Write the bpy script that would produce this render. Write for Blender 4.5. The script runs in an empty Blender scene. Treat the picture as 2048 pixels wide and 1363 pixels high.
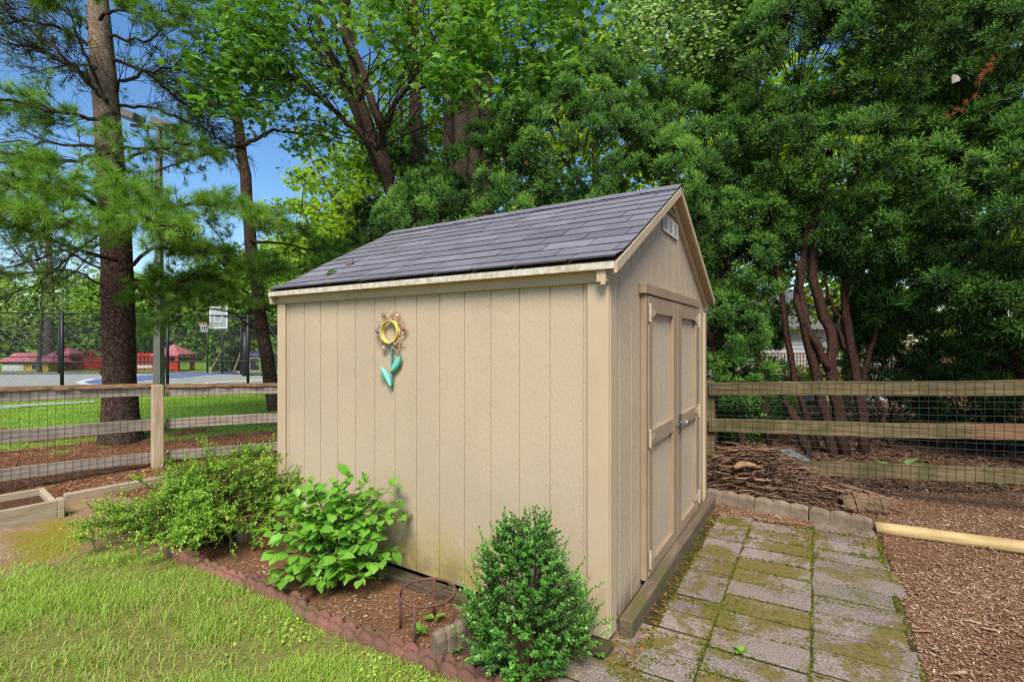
import bpy, math, numpy as np
from mathutils import Vector
PI = math.pi
rng = np.random.default_rng(11)
sc = bpy.context.scene
COL = sc.collection
FP, HX, HY, HC = 980.0, 1024.0, 681.5, 1.46       # focal length and principal point of the 2048 px photo, eye height
GZ = -0.06                                          # ground level by the shed (shed floor is z = 0)

def AT(px, py, Y):
    return np.array([(px - HX) / FP * Y, Y, HC - (py - HY) / FP * Y])
def G(px, py, z=GZ):
    Y = (HC - z) * FP / (py - HY)
    return np.array([(px - HX) / FP * Y, Y, z])
def A(*p): return np.array(p, float)
def L(r, g, b):                                     # sRGB 0-255 to linear
    return tuple(((c / 255 + .055) / 1.055) ** 2.4 if c > 10 else c / 255 / 12.92 for c in (r, g, b))

# ------------------------------------------------------------------ mesh building
class MB:
    def __init__(s): s.V = []; s.F = []; s.R = []; s.n = 0
    def add(s, V, F, mi=0, rnd=None):
        V = np.asarray(V, float).reshape(-1, 3); F = np.asarray(F, int)
        s.V.append(V); s.F.append((F + s.n, mi)); s.n += len(V)
        if rnd is None: rnd = np.full(len(V), rng.random())
        s.R.append(np.broadcast_to(np.asarray(rnd, float), (len(V),)))
        return s
    def box(s, lo, hi, M=None, o=None, mi=0, bev=0.0):
        lo = np.array(lo, float); hi = np.array(hi, float)
        if bev:
            b = bev; c = (lo + hi) / 2; h = (hi - lo) / 2
            V = []
            for sx in (-1, 1):
                for sy in (-1, 1):
                    for sz in (-1, 1):
                        q = A(sx, sy, sz)
                        for k in range(3):
                            p = h - b; p[k] = h[k]; V.append(c + q * p)
            V = np.array(V); ix = lambda sx, sy, sz, k: ((sx * 2 + sy) * 2 + sz) * 3 + k
            F4 = []; F3 = []
            for k in range(3):
                a1, a2 = [(1, 2), (0, 2), (0, 1)][k]
                for sgn in (0, 1):
                    q = []
                    for (u, v) in ((0, 0), (1, 0), (1, 1), (0, 1)):
                        t = [0, 0, 0]; t[k] = sgn; t[a1] = u; t[a2] = v; q.append(ix(*t, k))
                    if (sgn == 0) != (k == 1): q = q[::-1]
                    F4.append(q)
            for k in range(3):
                a1, a2 = [(1, 2), (0, 2), (0, 1)][k]
                for u in (0, 1):
                    for v in (0, 1):
                        t0 = [0, 0, 0]; t0[a1] = u; t0[a2] = v; t1 = list(t0); t1[k] = 1
                        F4.append([ix(*t0, a1), ix(*t1, a1), ix(*t1, a2), ix(*t0, a2)])
            for sx in (0, 1):
                for sy in (0, 1):
                    for sz in (0, 1): F3.append([ix(sx, sy, sz, 0), ix(sx, sy, sz, 1), ix(sx, sy, sz, 2)])
        else:
            V = np.array([[x, y, z] for x in (lo[0], hi[0]) for y in (lo[1], hi[1]) for z in (lo[2], hi[2])])
            F4 = [[0, 1, 3, 2], [4, 6, 7, 5], [0, 4, 5, 1], [2, 3, 7, 6], [0, 2, 6, 4], [1, 5, 7, 3]]; F3 = []
        if M is not None: V = V @ np.asarray(M).T
        if o is not None: V = V + np.asarray(o)
        r = rng.random()
        n0 = s.n
        s.add(V, F4, mi, r)
        if F3: s.F.append((np.array(F3) + n0, mi))
        return s
    def tube(s, P, R, k=8, mi=0, cap=True, rnd=None, closed=False, flute=0.0):
        P = np.asarray(P, float); n = len(P); R = np.broadcast_to(np.asarray(R, float), (n,))
        if closed: T = np.roll(P, -1, 0) - np.roll(P, 1, 0)
        else: T = np.gradient(P, axis=0)
        T /= np.linalg.norm(T, axis=1)[:, None] + 1e-12
        ref = A(0, 0, 1) if abs(T[0, 2]) < .9 else A(1, 0, 0)
        X = np.cross(T[0], ref); X /= np.linalg.norm(X)
        a = np.arange(k) * 2 * PI / k; V = []
        fl = 1 + flute * np.sin(a * 3 + 1) * .5 + flute * np.sin(a * 5) * .5
        for i in range(n):
            X = X - T[i] * (X @ T[i]); X /= np.linalg.norm(X); Yv = np.cross(T[i], X)
            V.append(P[i] + R[i] * fl[:, None] * (np.cos(a)[:, None] * X + np.sin(a)[:, None] * Yv))
        V = np.concatenate(V)
        i = np.arange(n if closed else n - 1)[:, None] * k; j = np.arange(k)[None, :]; j2 = (j + 1) % k
        i2 = (i + k) % (n * k)
        F = np.stack([i + j, i + j2, i2 + j2, i2 + j], -1).reshape(-1, 4)
        n0 = s.n; r = rng.random() if rnd is None else rnd
        s.add(V, F, mi, r)
        if cap and not closed:
            s.add(np.stack([P[0], P[-1]]), np.zeros((0, 3), int), mi, r)
            c0 = s.n - 2; jj = np.arange(k); e = n0 + (n - 1) * k
            s.F.append((np.stack([np.full(k, c0), n0 + (jj + 1) % k, n0 + jj], -1), mi))
            s.F.append((np.stack([np.full(k, c0 + 1), e + jj, e + (jj + 1) % k], -1), mi))
        return s
    def scatter(s, V, F, M, T, mi=0, rnd=None, vr=None):
        V = np.asarray(V, float); F = np.asarray(F, int); N = len(T)
        W = np.einsum('nij,vj->nvi', M, V) + T[:, None, :]
        FF = (F[None] + (np.arange(N) * len(V))[:, None, None]).reshape(-1, F.shape[1])
        r = rng.random(N) if rnd is None else np.asarray(rnd)
        r = np.repeat(r, len(V))
        if vr is not None: r = np.clip(r + np.tile(vr, N), 0, 1)
        return s.add(W.reshape(-1, 3), FF, mi, r)
    def build(s, name, mats, parent=None, origin=(0, 0, 0), smooth=False, rotz=0.0, loc=None):
        V = np.concatenate(s.V) - np.asarray(origin, float)
        me = bpy.data.meshes.new(name)
        me.vertices.add(len(V)); me.vertices.foreach_set('co', V.astype(np.float32).ravel())
        F = [f for f in s.F if len(f[0])]
        tot = np.concatenate([np.full(len(f), f.shape[1]) for f, _ in F])
        idx = np.concatenate([f.ravel() for f, _ in F]); mi = np.concatenate([np.full(len(f), m) for f, m in F])
        me.loops.add(len(idx)); me.loops.foreach_set('vertex_index', idx.astype(np.int32))
        me.polygons.add(len(tot))
        me.polygons.foreach_set('loop_start', np.concatenate([[0], np.cumsum(tot)[:-1]]).astype(np.int32))
        me.polygons.foreach_set('material_index', mi.astype(np.int32))
        me.polygons.foreach_set('use_smooth', np.full(len(tot), smooth))
        at = me.attributes.new('rnd', 'FLOAT', 'POINT'); at.data.foreach_set('value', np.concatenate(s.R).astype(np.float32))
        me.update(calc_edges=True)
        for m in (mats if isinstance(mats, (list, tuple)) else [mats]): me.materials.append(m)
        o = bpy.data.objects.new(name, me); COL.objects.link(o)
        if parent is not None: o.parent = parent
        else: o.location = Vector(origin if loc is None else loc); o.rotation_euler.z = rotz
        return o

def tag(o, label=None, cat=None, group=None, kind=None):
    if label: o['label'] = label
    if cat: o['category'] = cat
    if group: o['group'] = group
    if kind: o['kind'] = kind
    return o
def thing(name, label, cat, loc=(0, 0, 0), rotz=0.0, group=None):
    o = bpy.data.objects.new(name, None); COL.objects.link(o); o.empty_display_size = .2
    o.location = Vector(loc); o.rotation_euler.z = rotz
    return tag(o, label, cat, group)

def unit(v): v = np.asarray(v, float); return v / (np.linalg.norm(v, axis=-1, keepdims=True) + 1e-12)
def frames(D, up=None):                             # columns x, y, z = D with random roll (or x turned to face up)
    D = unit(D); N = len(D)
    R = rng.normal(size=(N, 3)) if up is None else np.broadcast_to(np.asarray(up, float), (N, 3)) + rng.normal(size=(N, 3)) * .25
    X = unit(R - D * (R * D).sum(1)[:, None]); Y = np.cross(D, X)
    return np.stack([X, Y, D], -1)
def spline(P, n):
    P = np.asarray(P, float)
    if len(P) == 2: t = np.linspace(0, 1, n)[:, None]; return P[0] * (1 - t) + P[1] * t
    Q = np.concatenate([[2 * P[0] - P[1]], P, [2 * P[-1] - P[-2]]]); out = []
    for u in np.linspace(0, len(P) - 1 - 1e-9, n):
        i = int(u); t = u - i; a, b, c, d = Q[i:i + 4]
        out.append(.5 * ((2 * b) + (c - a) * t + (2 * a - 5 * b + 4 * c - d) * t * t + (3 * b - a - 3 * c + d) * t ** 3))
    return np.array(out)
def wob(P, amp):
    P = P.copy(); n = len(P); k = rng.normal(size=(n, 3)) * amp
    P[1:-1] += k[1:-1]; return P
def ball(N): v = unit(rng.normal(size=(N, 3))); return v * (rng.random(N) ** (1 / 3))[:, None]
TW_V = np.array([[math.cos(a) * r, math.sin(a) * r, z] for z, r in ((0, 1), (1, .45)) for a in (0, 2.094, 4.189)])
TW_F = np.array([[0, 1, 4, 3], [1, 2, 5, 4], [2, 0, 3, 5]])
def twigs(mb, P0, P1, r, mi=0, rnd=None):
    D = P1 - P0; ln = np.linalg.norm(D, axis=1)
    M = frames(D) * np.stack([np.broadcast_to(r, ln.shape)] * 2 + [ln], -1)[:, None, :]
    return mb.scatter(TW_V, TW_F, M, P0, mi, rnd)

# ------------------------------------------------------------------ materials
class NT:
    def __init__(s, name):
        s.m = bpy.data.materials.new(name); s.m.use_nodes = True; s.t = s.m.node_tree; s.n = s.t.nodes
        s.b = s.n['Principled BSDF']; s.out = s.n['Material Output']
    def node(s, typ, **kw):
        o = s.n.new(typ)
        for k, v in kw.items():
            if k.startswith('i_'):
                key = k[2:]; key = int(key) if key.isdigit() else key.replace('_', ' ')
                s.set(o.inputs[key], v)
            else: setattr(o, k, v)
        return o
    def set(s, sock, v):
        if isinstance(v, bpy.types.NodeSocket): s.t.links.new(v, sock)
        elif isinstance(v, (tuple, list)) and sock.type == 'RGBA' and len(v) == 3: sock.default_value = (*v, 1)
        else: sock.default_value = v
    def co(s, scale=(1, 1, 1), obj=True):
        c = s.node('ShaderNodeTexCoord'); mp = s.node('ShaderNodeMapping')
        s.t.links.new(c.outputs['Object' if obj else 'Generated'], mp.inputs['Vector']); mp.inputs['Scale'].default_value = scale
        return mp.outputs[0]
    def noise(s, scale, detail=4, rough=.55, stretch=(1, 1, 1), dist=0.0):
        return s.node('ShaderNodeTexNoise', i_Vector=s.co(stretch), i_Scale=scale, i_Detail=detail, i_Roughness=rough, i_Distortion=dist).outputs[0]
    def ramp(s, fac, stops):
        r = s.node('ShaderNodeValToRGB'); s.set(r.inputs[0], fac); e = r.color_ramp.elements
        while len(e) < len(stops): e.new(.5)
        for el, (p, c) in zip(e, stops): el.position = p; el.color = (*c, 1) if len(c) == 3 else c
        return r.outputs[0]
    def step(s, fac, a, b):
        return s.node('ShaderNodeMapRange', i_0=fac, i_1=a, i_2=b, interpolation_type='SMOOTHSTEP').outputs[0]
    def mul(s, a, b, op='MULTIPLY'):
        return s.node('ShaderNodeMath', operation=op, i_0=a, i_1=b).outputs[0]
    def mix(s, f, a, b, mode='MIX'):
        o = s.node('ShaderNodeMix', data_type='RGBA', blend_type=mode)
        s.set(o.inputs[0], f); s.set(o.inputs[6], a); s.set(o.inputs[7], b); return o.outputs[2]
    def attr(s, name='rnd'): return s.node('ShaderNodeAttribute', attribute_name=name).outputs['Fac']
    def bump(s, h, strength=.4, dist=.01):
        o = s.node('ShaderNodeBump', i_Height=h, i_Strength=strength, i_Distance=dist); s.t.links.new(o.outputs[0], s.b.inputs['Normal']); return o
    def fin(s, col, rough=.6, spec=.3, metal=0.0):
        s.set(s.b.inputs['Base Color'], col); s.set(s.b.inputs['Roughness'], rough)
        s.b.inputs['Specular IOR Level'].default_value = spec; s.b.inputs['Metallic'].default_value = metal
        return s.m

def simple(name, c1, c2=None, scale=8, rough=.6, spec=.3, metal=0.0, stretch=(1, 1, 1), bump=0.0, bscale=None, bdist=.01, rvar=0.0):
    t = NT(name); c2 = c2 or tuple(x * .75 for x in c1)
    f = t.noise(scale, 5, .6, stretch)
    col = t.ramp(f, [(.3, c2), (.7, c1)])
    if rvar:
        h = t.node('ShaderNodeHueSaturation', i_Color=col, i_Value=t.node('ShaderNodeMapRange', i_0=t.attr(), i_3=1 - rvar, i_4=1 + rvar).outputs[0]); col = h.outputs[0]
    if bump: t.bump(t.noise(bscale or scale * 4, 4, .6, stretch), bump, bdist)
    return t.fin(col, rough, spec, metal)

def leafmat(name, cols, rough=.5, trans=.35, spec=.3, tcol=1.25):
    t = NT(name); n = len(cols)
    r = t.ramp(t.attr(), [(i / (n - 1), c) for i, c in enumerate(cols)])
    t.fin(r, rough, spec)
    hs = t.node('ShaderNodeHueSaturation', i_Hue=.485, i_Saturation=1.1, i_Value=tcol, i_Color=r)
    tr = t.node('ShaderNodeBsdfTranslucent', i_Color=hs.outputs[0])
    mx = t.node('ShaderNodeMixShader', i_0=trans, i_1=t.b.outputs[0], i_2=tr.outputs[0])
    t.t.links.new(mx.outputs[0], t.out.inputs[0])
    return t.m

def woodmat(name, c1, c2, c3=None, scale=3, stretch=(1.2, 22, 22), rough=.8, bump=.5, green=None, rvar=.12):
    t = NT(name)
    g = t.noise(scale, 6, .65, stretch, .4)
    st = [(.28, c2), (.5, c1), (.72, c3 or c1)]
    col = t.ramp(g, st)
    big = t.noise(2.2, 3, .6)
    col = t.mix(t.mul(t.step(big, .4, .75), .45), col, c2)
    if green is not None:
        gm = t.mul(t.step(t.noise(4.5, 5, .65), .45, .68), .75); col = t.mix(gm, col, green)
    h = t.node('ShaderNodeHueSaturation', i_Color=col, i_Value=t.node('ShaderNodeMapRange', i_0=t.attr(), i_3=1 - rvar, i_4=1 + rvar).outputs[0])
    t.bump(g, bump, .008)
    return t.fin(h.outputs[0], rough, .2)

def barkmat(name, c1, c2, sc_=9, st=(1, 1, .28), bump=1.0, dist=.03, moss=None):
    t = NT(name)
    v = t.node('ShaderNodeTexVoronoi', i_Vector=t.node('ShaderNodeVectorMath', operation='ADD', i_0=t.co(st), i_1=t.node('ShaderNodeTexNoise', i_Vector=t.co(), i_Scale=6.0, i_Detail=3.0).outputs['Color']).outputs[0], i_Scale=sc_, feature='DISTANCE_TO_EDGE').outputs[0]
    n = t.noise(sc_ * 2, 6, .7, st)
    f = t.mul(t.step(v, 0, .22), n)
    col = t.ramp(f, [(.06, c2), (.55, c1)])
    if moss is not None: col = t.mix(t.mul(t.step(t.noise(2.5, 4), .5, .7), .5), col, moss)
    t.bump(f, bump, dist)
    return t.fin(col, .9, .1)

def siding_mat():
    t = NT('painted_siding'); base = (.455, .352, .238)
    n1 = t.noise(1.0, 6, .65, (30, 30, 9), 2.6); n2 = t.noise(1.0, 5, .7, (120, 120, 40), 1.0)
    h = t.mul(n1, n2, 'ADD')
    big = t.noise(1.3, 3)
    col = t.mix(t.step(big, .35, .7), base, tuple(c * .90 for c in base))
    col = t.mix(t.mul(t.step(n1, .55, .72), .16), col, (.30, .215, .13))
    sep = t.node('ShaderNodeSeparateXYZ', i_0=t.co()); z = sep.outputs[2]; y = sep.outputs[1]
    low = t.mul(t.step(z, .50, .02), t.step(t.noise(3.0, 5, .7, (1, 1, .55)), .30, .58))
    yb = t.mul(t.step(y, .45, .8), t.step(y, 1.9, 1.3))
    col = t.mix(t.mul(t.mul(low, yb), .8), col, (.30, .24, .045))
    low2 = t.mul(t.step(z, .22, 0), t.step(t.noise(5, 5, .7), .4, .65)); col = t.mix(t.mul(low2, .65), col, (.17, .12, .065))
    t.bump(h, .32, .012)
    return t.fin(col, .6, .3)
def shingle_mat():
    t = NT('asphalt_shingles'); g = t.noise(130, 4, .9); b = t.noise(5, 5, .7)
    col = t.ramp(t.attr(), [(0, (.110, .104, .122)), (.5, (.148, .141, .160)), (1, (.185, .178, .198))])
    col = t.mix(t.step(g, .56, .74), col, (.27, .26, .27)); col = t.mix(t.mul(t.step(g, .46, .3), .6), col, (.04, .038, .042))
    col = t.mix(t.mul(t.step(b, .48, .72), .5), col, (.085, .075, .07))
    sp = t.noise(38, 3, .7); col = t.mix(t.mul(t.step(sp, .72, .76), .7), col, (.5, .5, .48))
    t.bump(g, .5, .003); return t.fin(col, .85, .25)
def paver_mat():
    t = NT('concrete_paver'); g = t.noise(95, 4, .9); b = t.noise(5, 4)
    col = t.ramp(t.attr(), [(0, (.13, .10, .083)), (.5, (.195, .15, .128)), (1, (.26, .203, .172))])
    col = t.mix(t.step(g, .52, .60), col, (.36, .30, .26)); col = t.mix(t.mul(t.step(g, .47, .38), .8), col, (.09, .075, .065))
    col = t.mix(t.mul(t.step(b, .45, .75), .4), col, (.20, .165, .11))
    c2 = t.node('ShaderNodeNewGeometry').outputs['Position']
    mn = t.node('ShaderNodeTexNoise', i_Vector=c2, i_Scale=2.3, i_Detail=8.0, i_Roughness=.72, i_Distortion=.5).outputs[0]
    fine = t.noise(60, 4, .7); mm = t.step(t.mul(t.mul(mn, t.mul(fine, .22), 'ADD'), t.mul(t.step(t.attr(), .72, .95), .10), 'ADD'), .585, .68)
    mcol = t.ramp(t.noise(40, 4), [(.3, (.075, .055, .012)), (.6, (.15, .12, .02)), (.8, (.11, .105, .015))])
    col = t.mix(t.mul(mm, .9), col, mcol)
    t.bump(t.mul(g, t.mul(mm, 1.2), 'ADD'), .5, .004); return t.fin(col, .9, .15)
def ground_mat():
    t = NT('yard_ground')
    P = t.node('ShaderNodeNewGeometry').outputs['Position']
    def nz(s, d=5, r=.65, ds=0.0): return t.node('ShaderNodeTexNoise', i_Vector=P, i_Scale=s, i_Detail=d, i_Roughness=r, i_Distortion=ds).outputs[0]
    f = nz(70, 6, .75, .8); m = nz(9, 5); b = nz(1.6, 5, .7)
    dirt = t.ramp(f, [(.25, (.10, .056, .030)), (.5, (.30, .18, .10)), (.72, (.46, .30, .18))])
    dirt = t.mix(t.step(m, .4, .7), dirt, t.ramp(f, [(.25, (.16, .10, .05)), (.5, (.36, .25, .14)), (.75, (.52, .40, .26))]))
    mossc = t.ramp(nz(50, 4), [(.3, (.16, .13, .02)), (.6, (.30, .25, .035)), (.8, (.22, .22, .03))])
    moss = t.step(t.mul(b, t.mul(f, .2), 'ADD'), .54, .66)
    lawn = t.ramp(f, [(.25, (.10, .08, .03)), (.45, (.17, .17, .045)), (.6, (.26, .25, .06)), (.78, (.42, .34, .15))])
    mul = t.ramp(f, [(.25, (.045, .022, .012)), (.45, (.15, .072, .035)), (.6, (.25, .13, .065)), (.78, (.42, .27, .16))])
    fl = t.ramp(t.noise(60, 4), [(.3, (.12, .21, .025)), (.55, (.20, .33, .04)), (.75, (.28, .40, .07))])
    col = t.mix(t.mul(moss, t.attr('moss')), dirt, mossc)
    col = t.mix(t.step(t.mul(t.attr('mulch'), t.mul(m, .5), 'ADD'), .6, .8), col, mul)
    col = t.mix(t.step(t.mul(t.attr('lawn'), t.mul(b, .5), 'ADD'), .62, .85), col, lawn)
    col = t.mix(t.step(t.mul(t.attr('far'), t.mul(m, .6), 'ADD'), .65, .9), col, fl)
    t.bump(f, .8, .02); return t.fin(col, .95, .1)

M = {}
M['siding'] = siding_mat()
M['nail'] = simple('nail_head', (.13, .09, .06), (.08, .05, .03), 40, .7)
M['trim'] = simple('painted_trim', (.475, .365, .24), (.41, .31, .20), 5, .5, .35, stretch=(1, 1, .4), bump=.12, bscale=60, bdist=.004)
M['trim_dark'] = simple('door_trim_paint', (.315, .228, .145), (.26, .185, .118), 6, .5, .35, bump=.12, bscale=60, bdist=.004)
M['white_metal'] = simple('drip_edge_metal', (.62, .58, .5), (.36, .29, .18), 25, .45, .5)
M['vent'] = simple('vent_plastic', (.66, .64, .58), (.5, .47, .42), 20, .5)
M['black'] = simple('dark_gap', (.012, .011, .010), (.006, .006, .006), 8, .9)
M['shingle'] = shingle_mat()
M['shingle_edge'] = simple('shingle_butt', (.05, .047, .056), (.032, .03, .036), 40, .95)  # dark asphalt edge that also paints in the shadow line of each course
M['roof_edge'] = simple('mossy_roof_edge', (.10, .07, .03), (.03, .022, .014), 40, .95, .1, bump=.8)
M['paver'] = paver_mat()
M['path_bed'] = simple('mossy_joint_earth', (.085, .075, .018), (.03, .022, .012), 30, .95, .1, bump=1)
M['ground'] = ground_mat()
M['hinge'] = simple('painted_hinge', (.50, .41, .29), (.34, .24, .15), 60, .4, .5)
M['steel'] = simple('galvanised_steel', (.55, .56, .57), (.35, .36, .37), 30, .3, .5, 1.0)
M['sill'] = woodmat('weathered_sill', (.125, .088, .06), (.05, .036, .025), (.20, .145, .10), 2.5, green=(.10, .09, .025))
M['skid'] = woodmat('mossy_skid', (.075, .055, .035), (.02, .016, .011), (.13, .10, .06), 3, stretch=(22, 1.2, 22), green=(.10, .09, .015))
M['rail_l'] = woodmat('grey_fence_wood', (.33, .265, .205), (.17, .125, .09), (.47, .40, .33), 2.6)
M['rail_cap'] = woodmat('bark_fence_edge', (.22, .125, .06), (.07, .04, .022), (.38, .25, .12), 5, (2, 8, 30), bump=1.0)
M['rail_r'] = woodmat('mossy_fence_wood', (.14, .10, .046), (.045, .033, .018), (.23, .178, .10), 2.6, green=(.06, .06, .016))
M['rail_new'] = woodmat('brown_fence_wood', (.20, .11, .058), (.11, .06, .03), (.29, .18, .105), 2.6)
M['post'] = woodmat('fence_post_wood', (.40, .30, .19), (.25, .175, .105), (.52, .42, .30), 3, (24, 24, 1.1))
M['wire'] = simple('fence_wire', (.03, .05, .04), (.02, .03, .03), 20, .5, .4)
M['timber'] = woodmat('landscape_timber_wood', (.50, .36, .16), (.24, .15, .06), (.62, .48, .26), 4.5, bump=.7, rvar=.04)
M['bedboard'] = woodmat('raised_bed_wood', (.38, .30, .20), (.23, .17, .10), (.50, .42, .31), 2.6)
M['soil'] = simple('potting_soil', (.16, .08, .045), (.05, .028, .017), 40, .95, .1, bump=1, bscale=60, bdist=.03)
M['red_edger'] = simple('red_concrete', (.23, .10, .078), (.10, .075, .042), 5, .95, .1, bump=.9, bscale=110, bdist=.008, rvar=.2)
M['grey_edger'] = simple('grey_concrete', (.28, .215, .155), (.15, .115, .08), 14, .95, .1, bump=.8, bscale=100, bdist=.008, rvar=.15)
M['rust'] = simple('rusty_iron', (.16, .072, .05), (.08, .035, .028), 60, .75, .3, bump=.4, bscale=200, bdist=.002)
M['stick'] = simple('dry_stick_bark', (.21, .12, .075), (.075, .044, .03), 20, .85, .15, rvar=.7)
M['stick_pale'] = simple('peeled_stick', (.30, .175, .09), (.20, .11, .055), 12, .7, .2)
M['log'] = woodmat('split_log', (.15, .095, .055), (.05, .03, .018), (.26, .17, .10), 4.5, bump=1.0)
M['bark_pine'] = barkmat('pine_bark', (.20, .125, .09), (.045, .026, .02), 13, (1, 1, .35), 1.0, .03)
M['bark_pine_up'] = barkmat('pine_upper_bark', (.24, .18, .125), (.12, .085, .06), 8, (1, 1, .7), .5, .012)
M['bark_maple'] = barkmat('maple_bark', (.125, .088, .06), (.035, .024, .017), 15, (1, 1, .2), .9, .02)
M['bark_yew'] = barkmat('yew_bark', (.125, .064, .042), (.032, .016, .012), 22, (1, 1, .10), 1.0, .02)
M['bark_bg'] = barkmat('grey_bark', (.20, .17, .14), (.08, .065, .052), 8, (1, 1, .3), .6, .03)
M['twig'] = simple('dark_twig', (.055, .038, .026), (.028, .02, .014), 20, .9, .1)
M['twig_green'] = simple('shrub_stem', (.12, .085, .04), (.07, .045, .02), 20, .8, .1)
M['yew'] = leafmat('yew_needles', [(.012, .032, .007), (.036, .096, .015), (.095, .235, .032), (.25, .47, .07)], .45, .22, .4)
M['yew_dead'] = leafmat('dead_needles', [(.30, .075, .018), (.45, .13, .03)], .7, .2)
M['pine'] = leafmat('pine_needles', [(.05, .11, .016), (.10, .22, .028), (.17, .34, .04), (.27, .46, .07)], .45, .4, .4)
M['hemlock'] = leafmat('dark_evergreen_needles', [(.02, .05, .02), (.04, .10, .03), (.07, .16, .04)], .5, .2)
M['maple'] = leafmat('maple_leaves', [(.045, .125, .016), (.085, .225, .03), (.15, .33, .05), (.30, .48, .15)], .4, .45, .45)
M['dogwood'] = leafmat('pale_leaves', [(.13, .28, .045), (.24, .43, .10), (.46, .60, .28)], .35, .45, .5)
M['bg_leaf'] = leafmat('sunlit_leaves', [(.09, .20, .015), (.19, .35, .028), (.32, .50, .055), (.44, .58, .10)], .5, .55)
M['bg_leaf_far'] = leafmat('far_leaves', [(.12, .23, .04), (.21, .35, .06), (.32, .46, .11)], .6, .5)
M['boxwood'] = leafmat('boxwood_leaves', [(.04, .11, .02), (.08, .23, .033), (.15, .37, .048), (.27, .54, .08)], .4, .28, .45)
M['privet'] = leafmat('privet_leaves', [(.06, .15, .017), (.14, .31, .026), (.25, .46, .042), (.44, .60, .09)], .42, .35, .35)
M['sweet'] = leafmat('broad_leaves', [(.10, .26, .025), (.17, .39, .04), (.27, .50, .075)], .38, .4, .4)
M['hosta'] = leafmat('hosta_leaves', [(.05, .14, .03), (.10, .22, .05), (.20, .32, .11)], .4, .3)
M['grass'] = leafmat('grass_blades', [(.56, .45, .19), (.42, .42, .11), (.22, .34, .045), (.27, .44, .05), (.40, .54, .09)], .5, .35, .25)
M['far_grass'] = leafmat('far_grass_blades', [(.15, .27, .03), (.24, .39, .05), (.34, .48, .09)], .5, .4, .2)
M['chip'] = leafmat('wood_chips', [(.10, .05, .03), (.20, .105, .06), (.28, .165, .10), (.37, .25, .165), (.54, .42, .30)], .85, .02, .15)
M['litter'] = leafmat('red_leaf_litter', [(.06, .025, .012), (.18, .07, .03), (.30, .12, .05), (.42, .25, .14)], .8, .05, .15)
M['litter_dark'] = leafmat('shade_toned_litter', [(.03, .016, .01), (.075, .038, .022), (.12, .068, .04), (.20, .13, .085)], .9, .02, .1)  # darkened copy of the litter; the shade under the yews is in its colour
M['moss'] = leafmat('moss_tufts', [(.07, .07, .01), (.13, .13, .016), (.10, .13, .016)], .9, .2, .1)
M['yellow'] = simple('yellow_enamel', (.72, .60, .16), (.55, .44, .10), 20, .4, .5)
M['copper'] = simple('copper_wire', (.50, .30, .17), (.34, .18, .10), 30, .45, .5, .3)
M['teal'] = simple('verdigris_paint', (.10, .50, .40), (.20, .55, .42), 90, .5, .4, bump=.6, bscale=140, bdist=.004)
M['teal_dark'] = simple('teal_stem_paint', (.07, .27, .22), (.05, .2, .16), 30, .5)
M['asphalt'] = simple('court_surface', (.36, .37, .33), (.30, .31, .28), 3, .85, .2)
M['court_blue'] = simple('court_blue_paint', (.15, .19, .36), (.12, .16, .3), 4, .8)
M['court_line'] = simple('court_line_paint', (.72, .72, .70), (.6, .6, .58), 4, .8)
M['fence_black'] = simple('black_vinyl', (.012, .014, .014), (.008, .009, .01), 8, .5, .4)
M['pole'] = simple('painted_light_pole', (.12, .11, .10), (.09, .085, .075), 8, .5, .4)
M['red'] = simple('red_plastic', (.60, .035, .03), (.50, .03, .025), 6, .5, .4)
M['pinkroof'] = simple('faded_red_roof', (.62, .22, .24), (.52, .16, .18), 3, .6)
M['yellowwall'] = simple('yellow_wall', (.68, .40, .06), (.58, .33, .05), 5, .6)
M['purple'] = simple('purple_roof_plastic', (.22, .16, .40), (.18, .13, .33), 5, .6)
M['pale_dead'] = simple('withered_leaf', (.26, .23, .20), (.18, .15, .12), 14, .8)
M['white'] = simple('white_paint', (.72, .72, .72), (.62, .62, .62), 5, .5)
M['glass'] = simple('dark_pane', (.03, .04, .06), (.02, .03, .04), 4, .1, .6)
M['orange'] = simple('orange_rim', (.75, .14, .03), (.6, .1, .02), 10, .5)
M['acrylic'] = simple('backboard_acrylic', (.30, .36, .34), (.26, .32, .30), 4, .15, .6)
M['housewall'] = simple('grey_clapboard', (.40, .39, .42), (.33, .32, .35), 4, .6)
M['houseroof'] = simple('house_shingles', (.13, .12, .12), (.09, .085, .085), 12, .9)
M['tan'] = simple('deck_wood', (.50, .36, .18), (.38, .26, .12), 8, .7)
M['tarp'] = simple('pale_blue_sheet', (.16, .20, .23), (.05, .07, .08), 9, .3, .5)
M['purple_bead'] = simple('purple_bead', (.16, .08, .40), (.1, .05, .3), 10, .15, .6)
M['red_bead'] = simple('dark_red_bead', (.20, .015, .03), (.1, .01, .02), 10, .15, .6)
M['green_bead'] = simple('green_bead', (.10, .16, .04), (.06, .1, .02), 10, .15, .6)
M['clear_bead'] = simple('clear_bead', (.70, .55, .45), (.5, .3, .2), 10, .1, .6)

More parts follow.
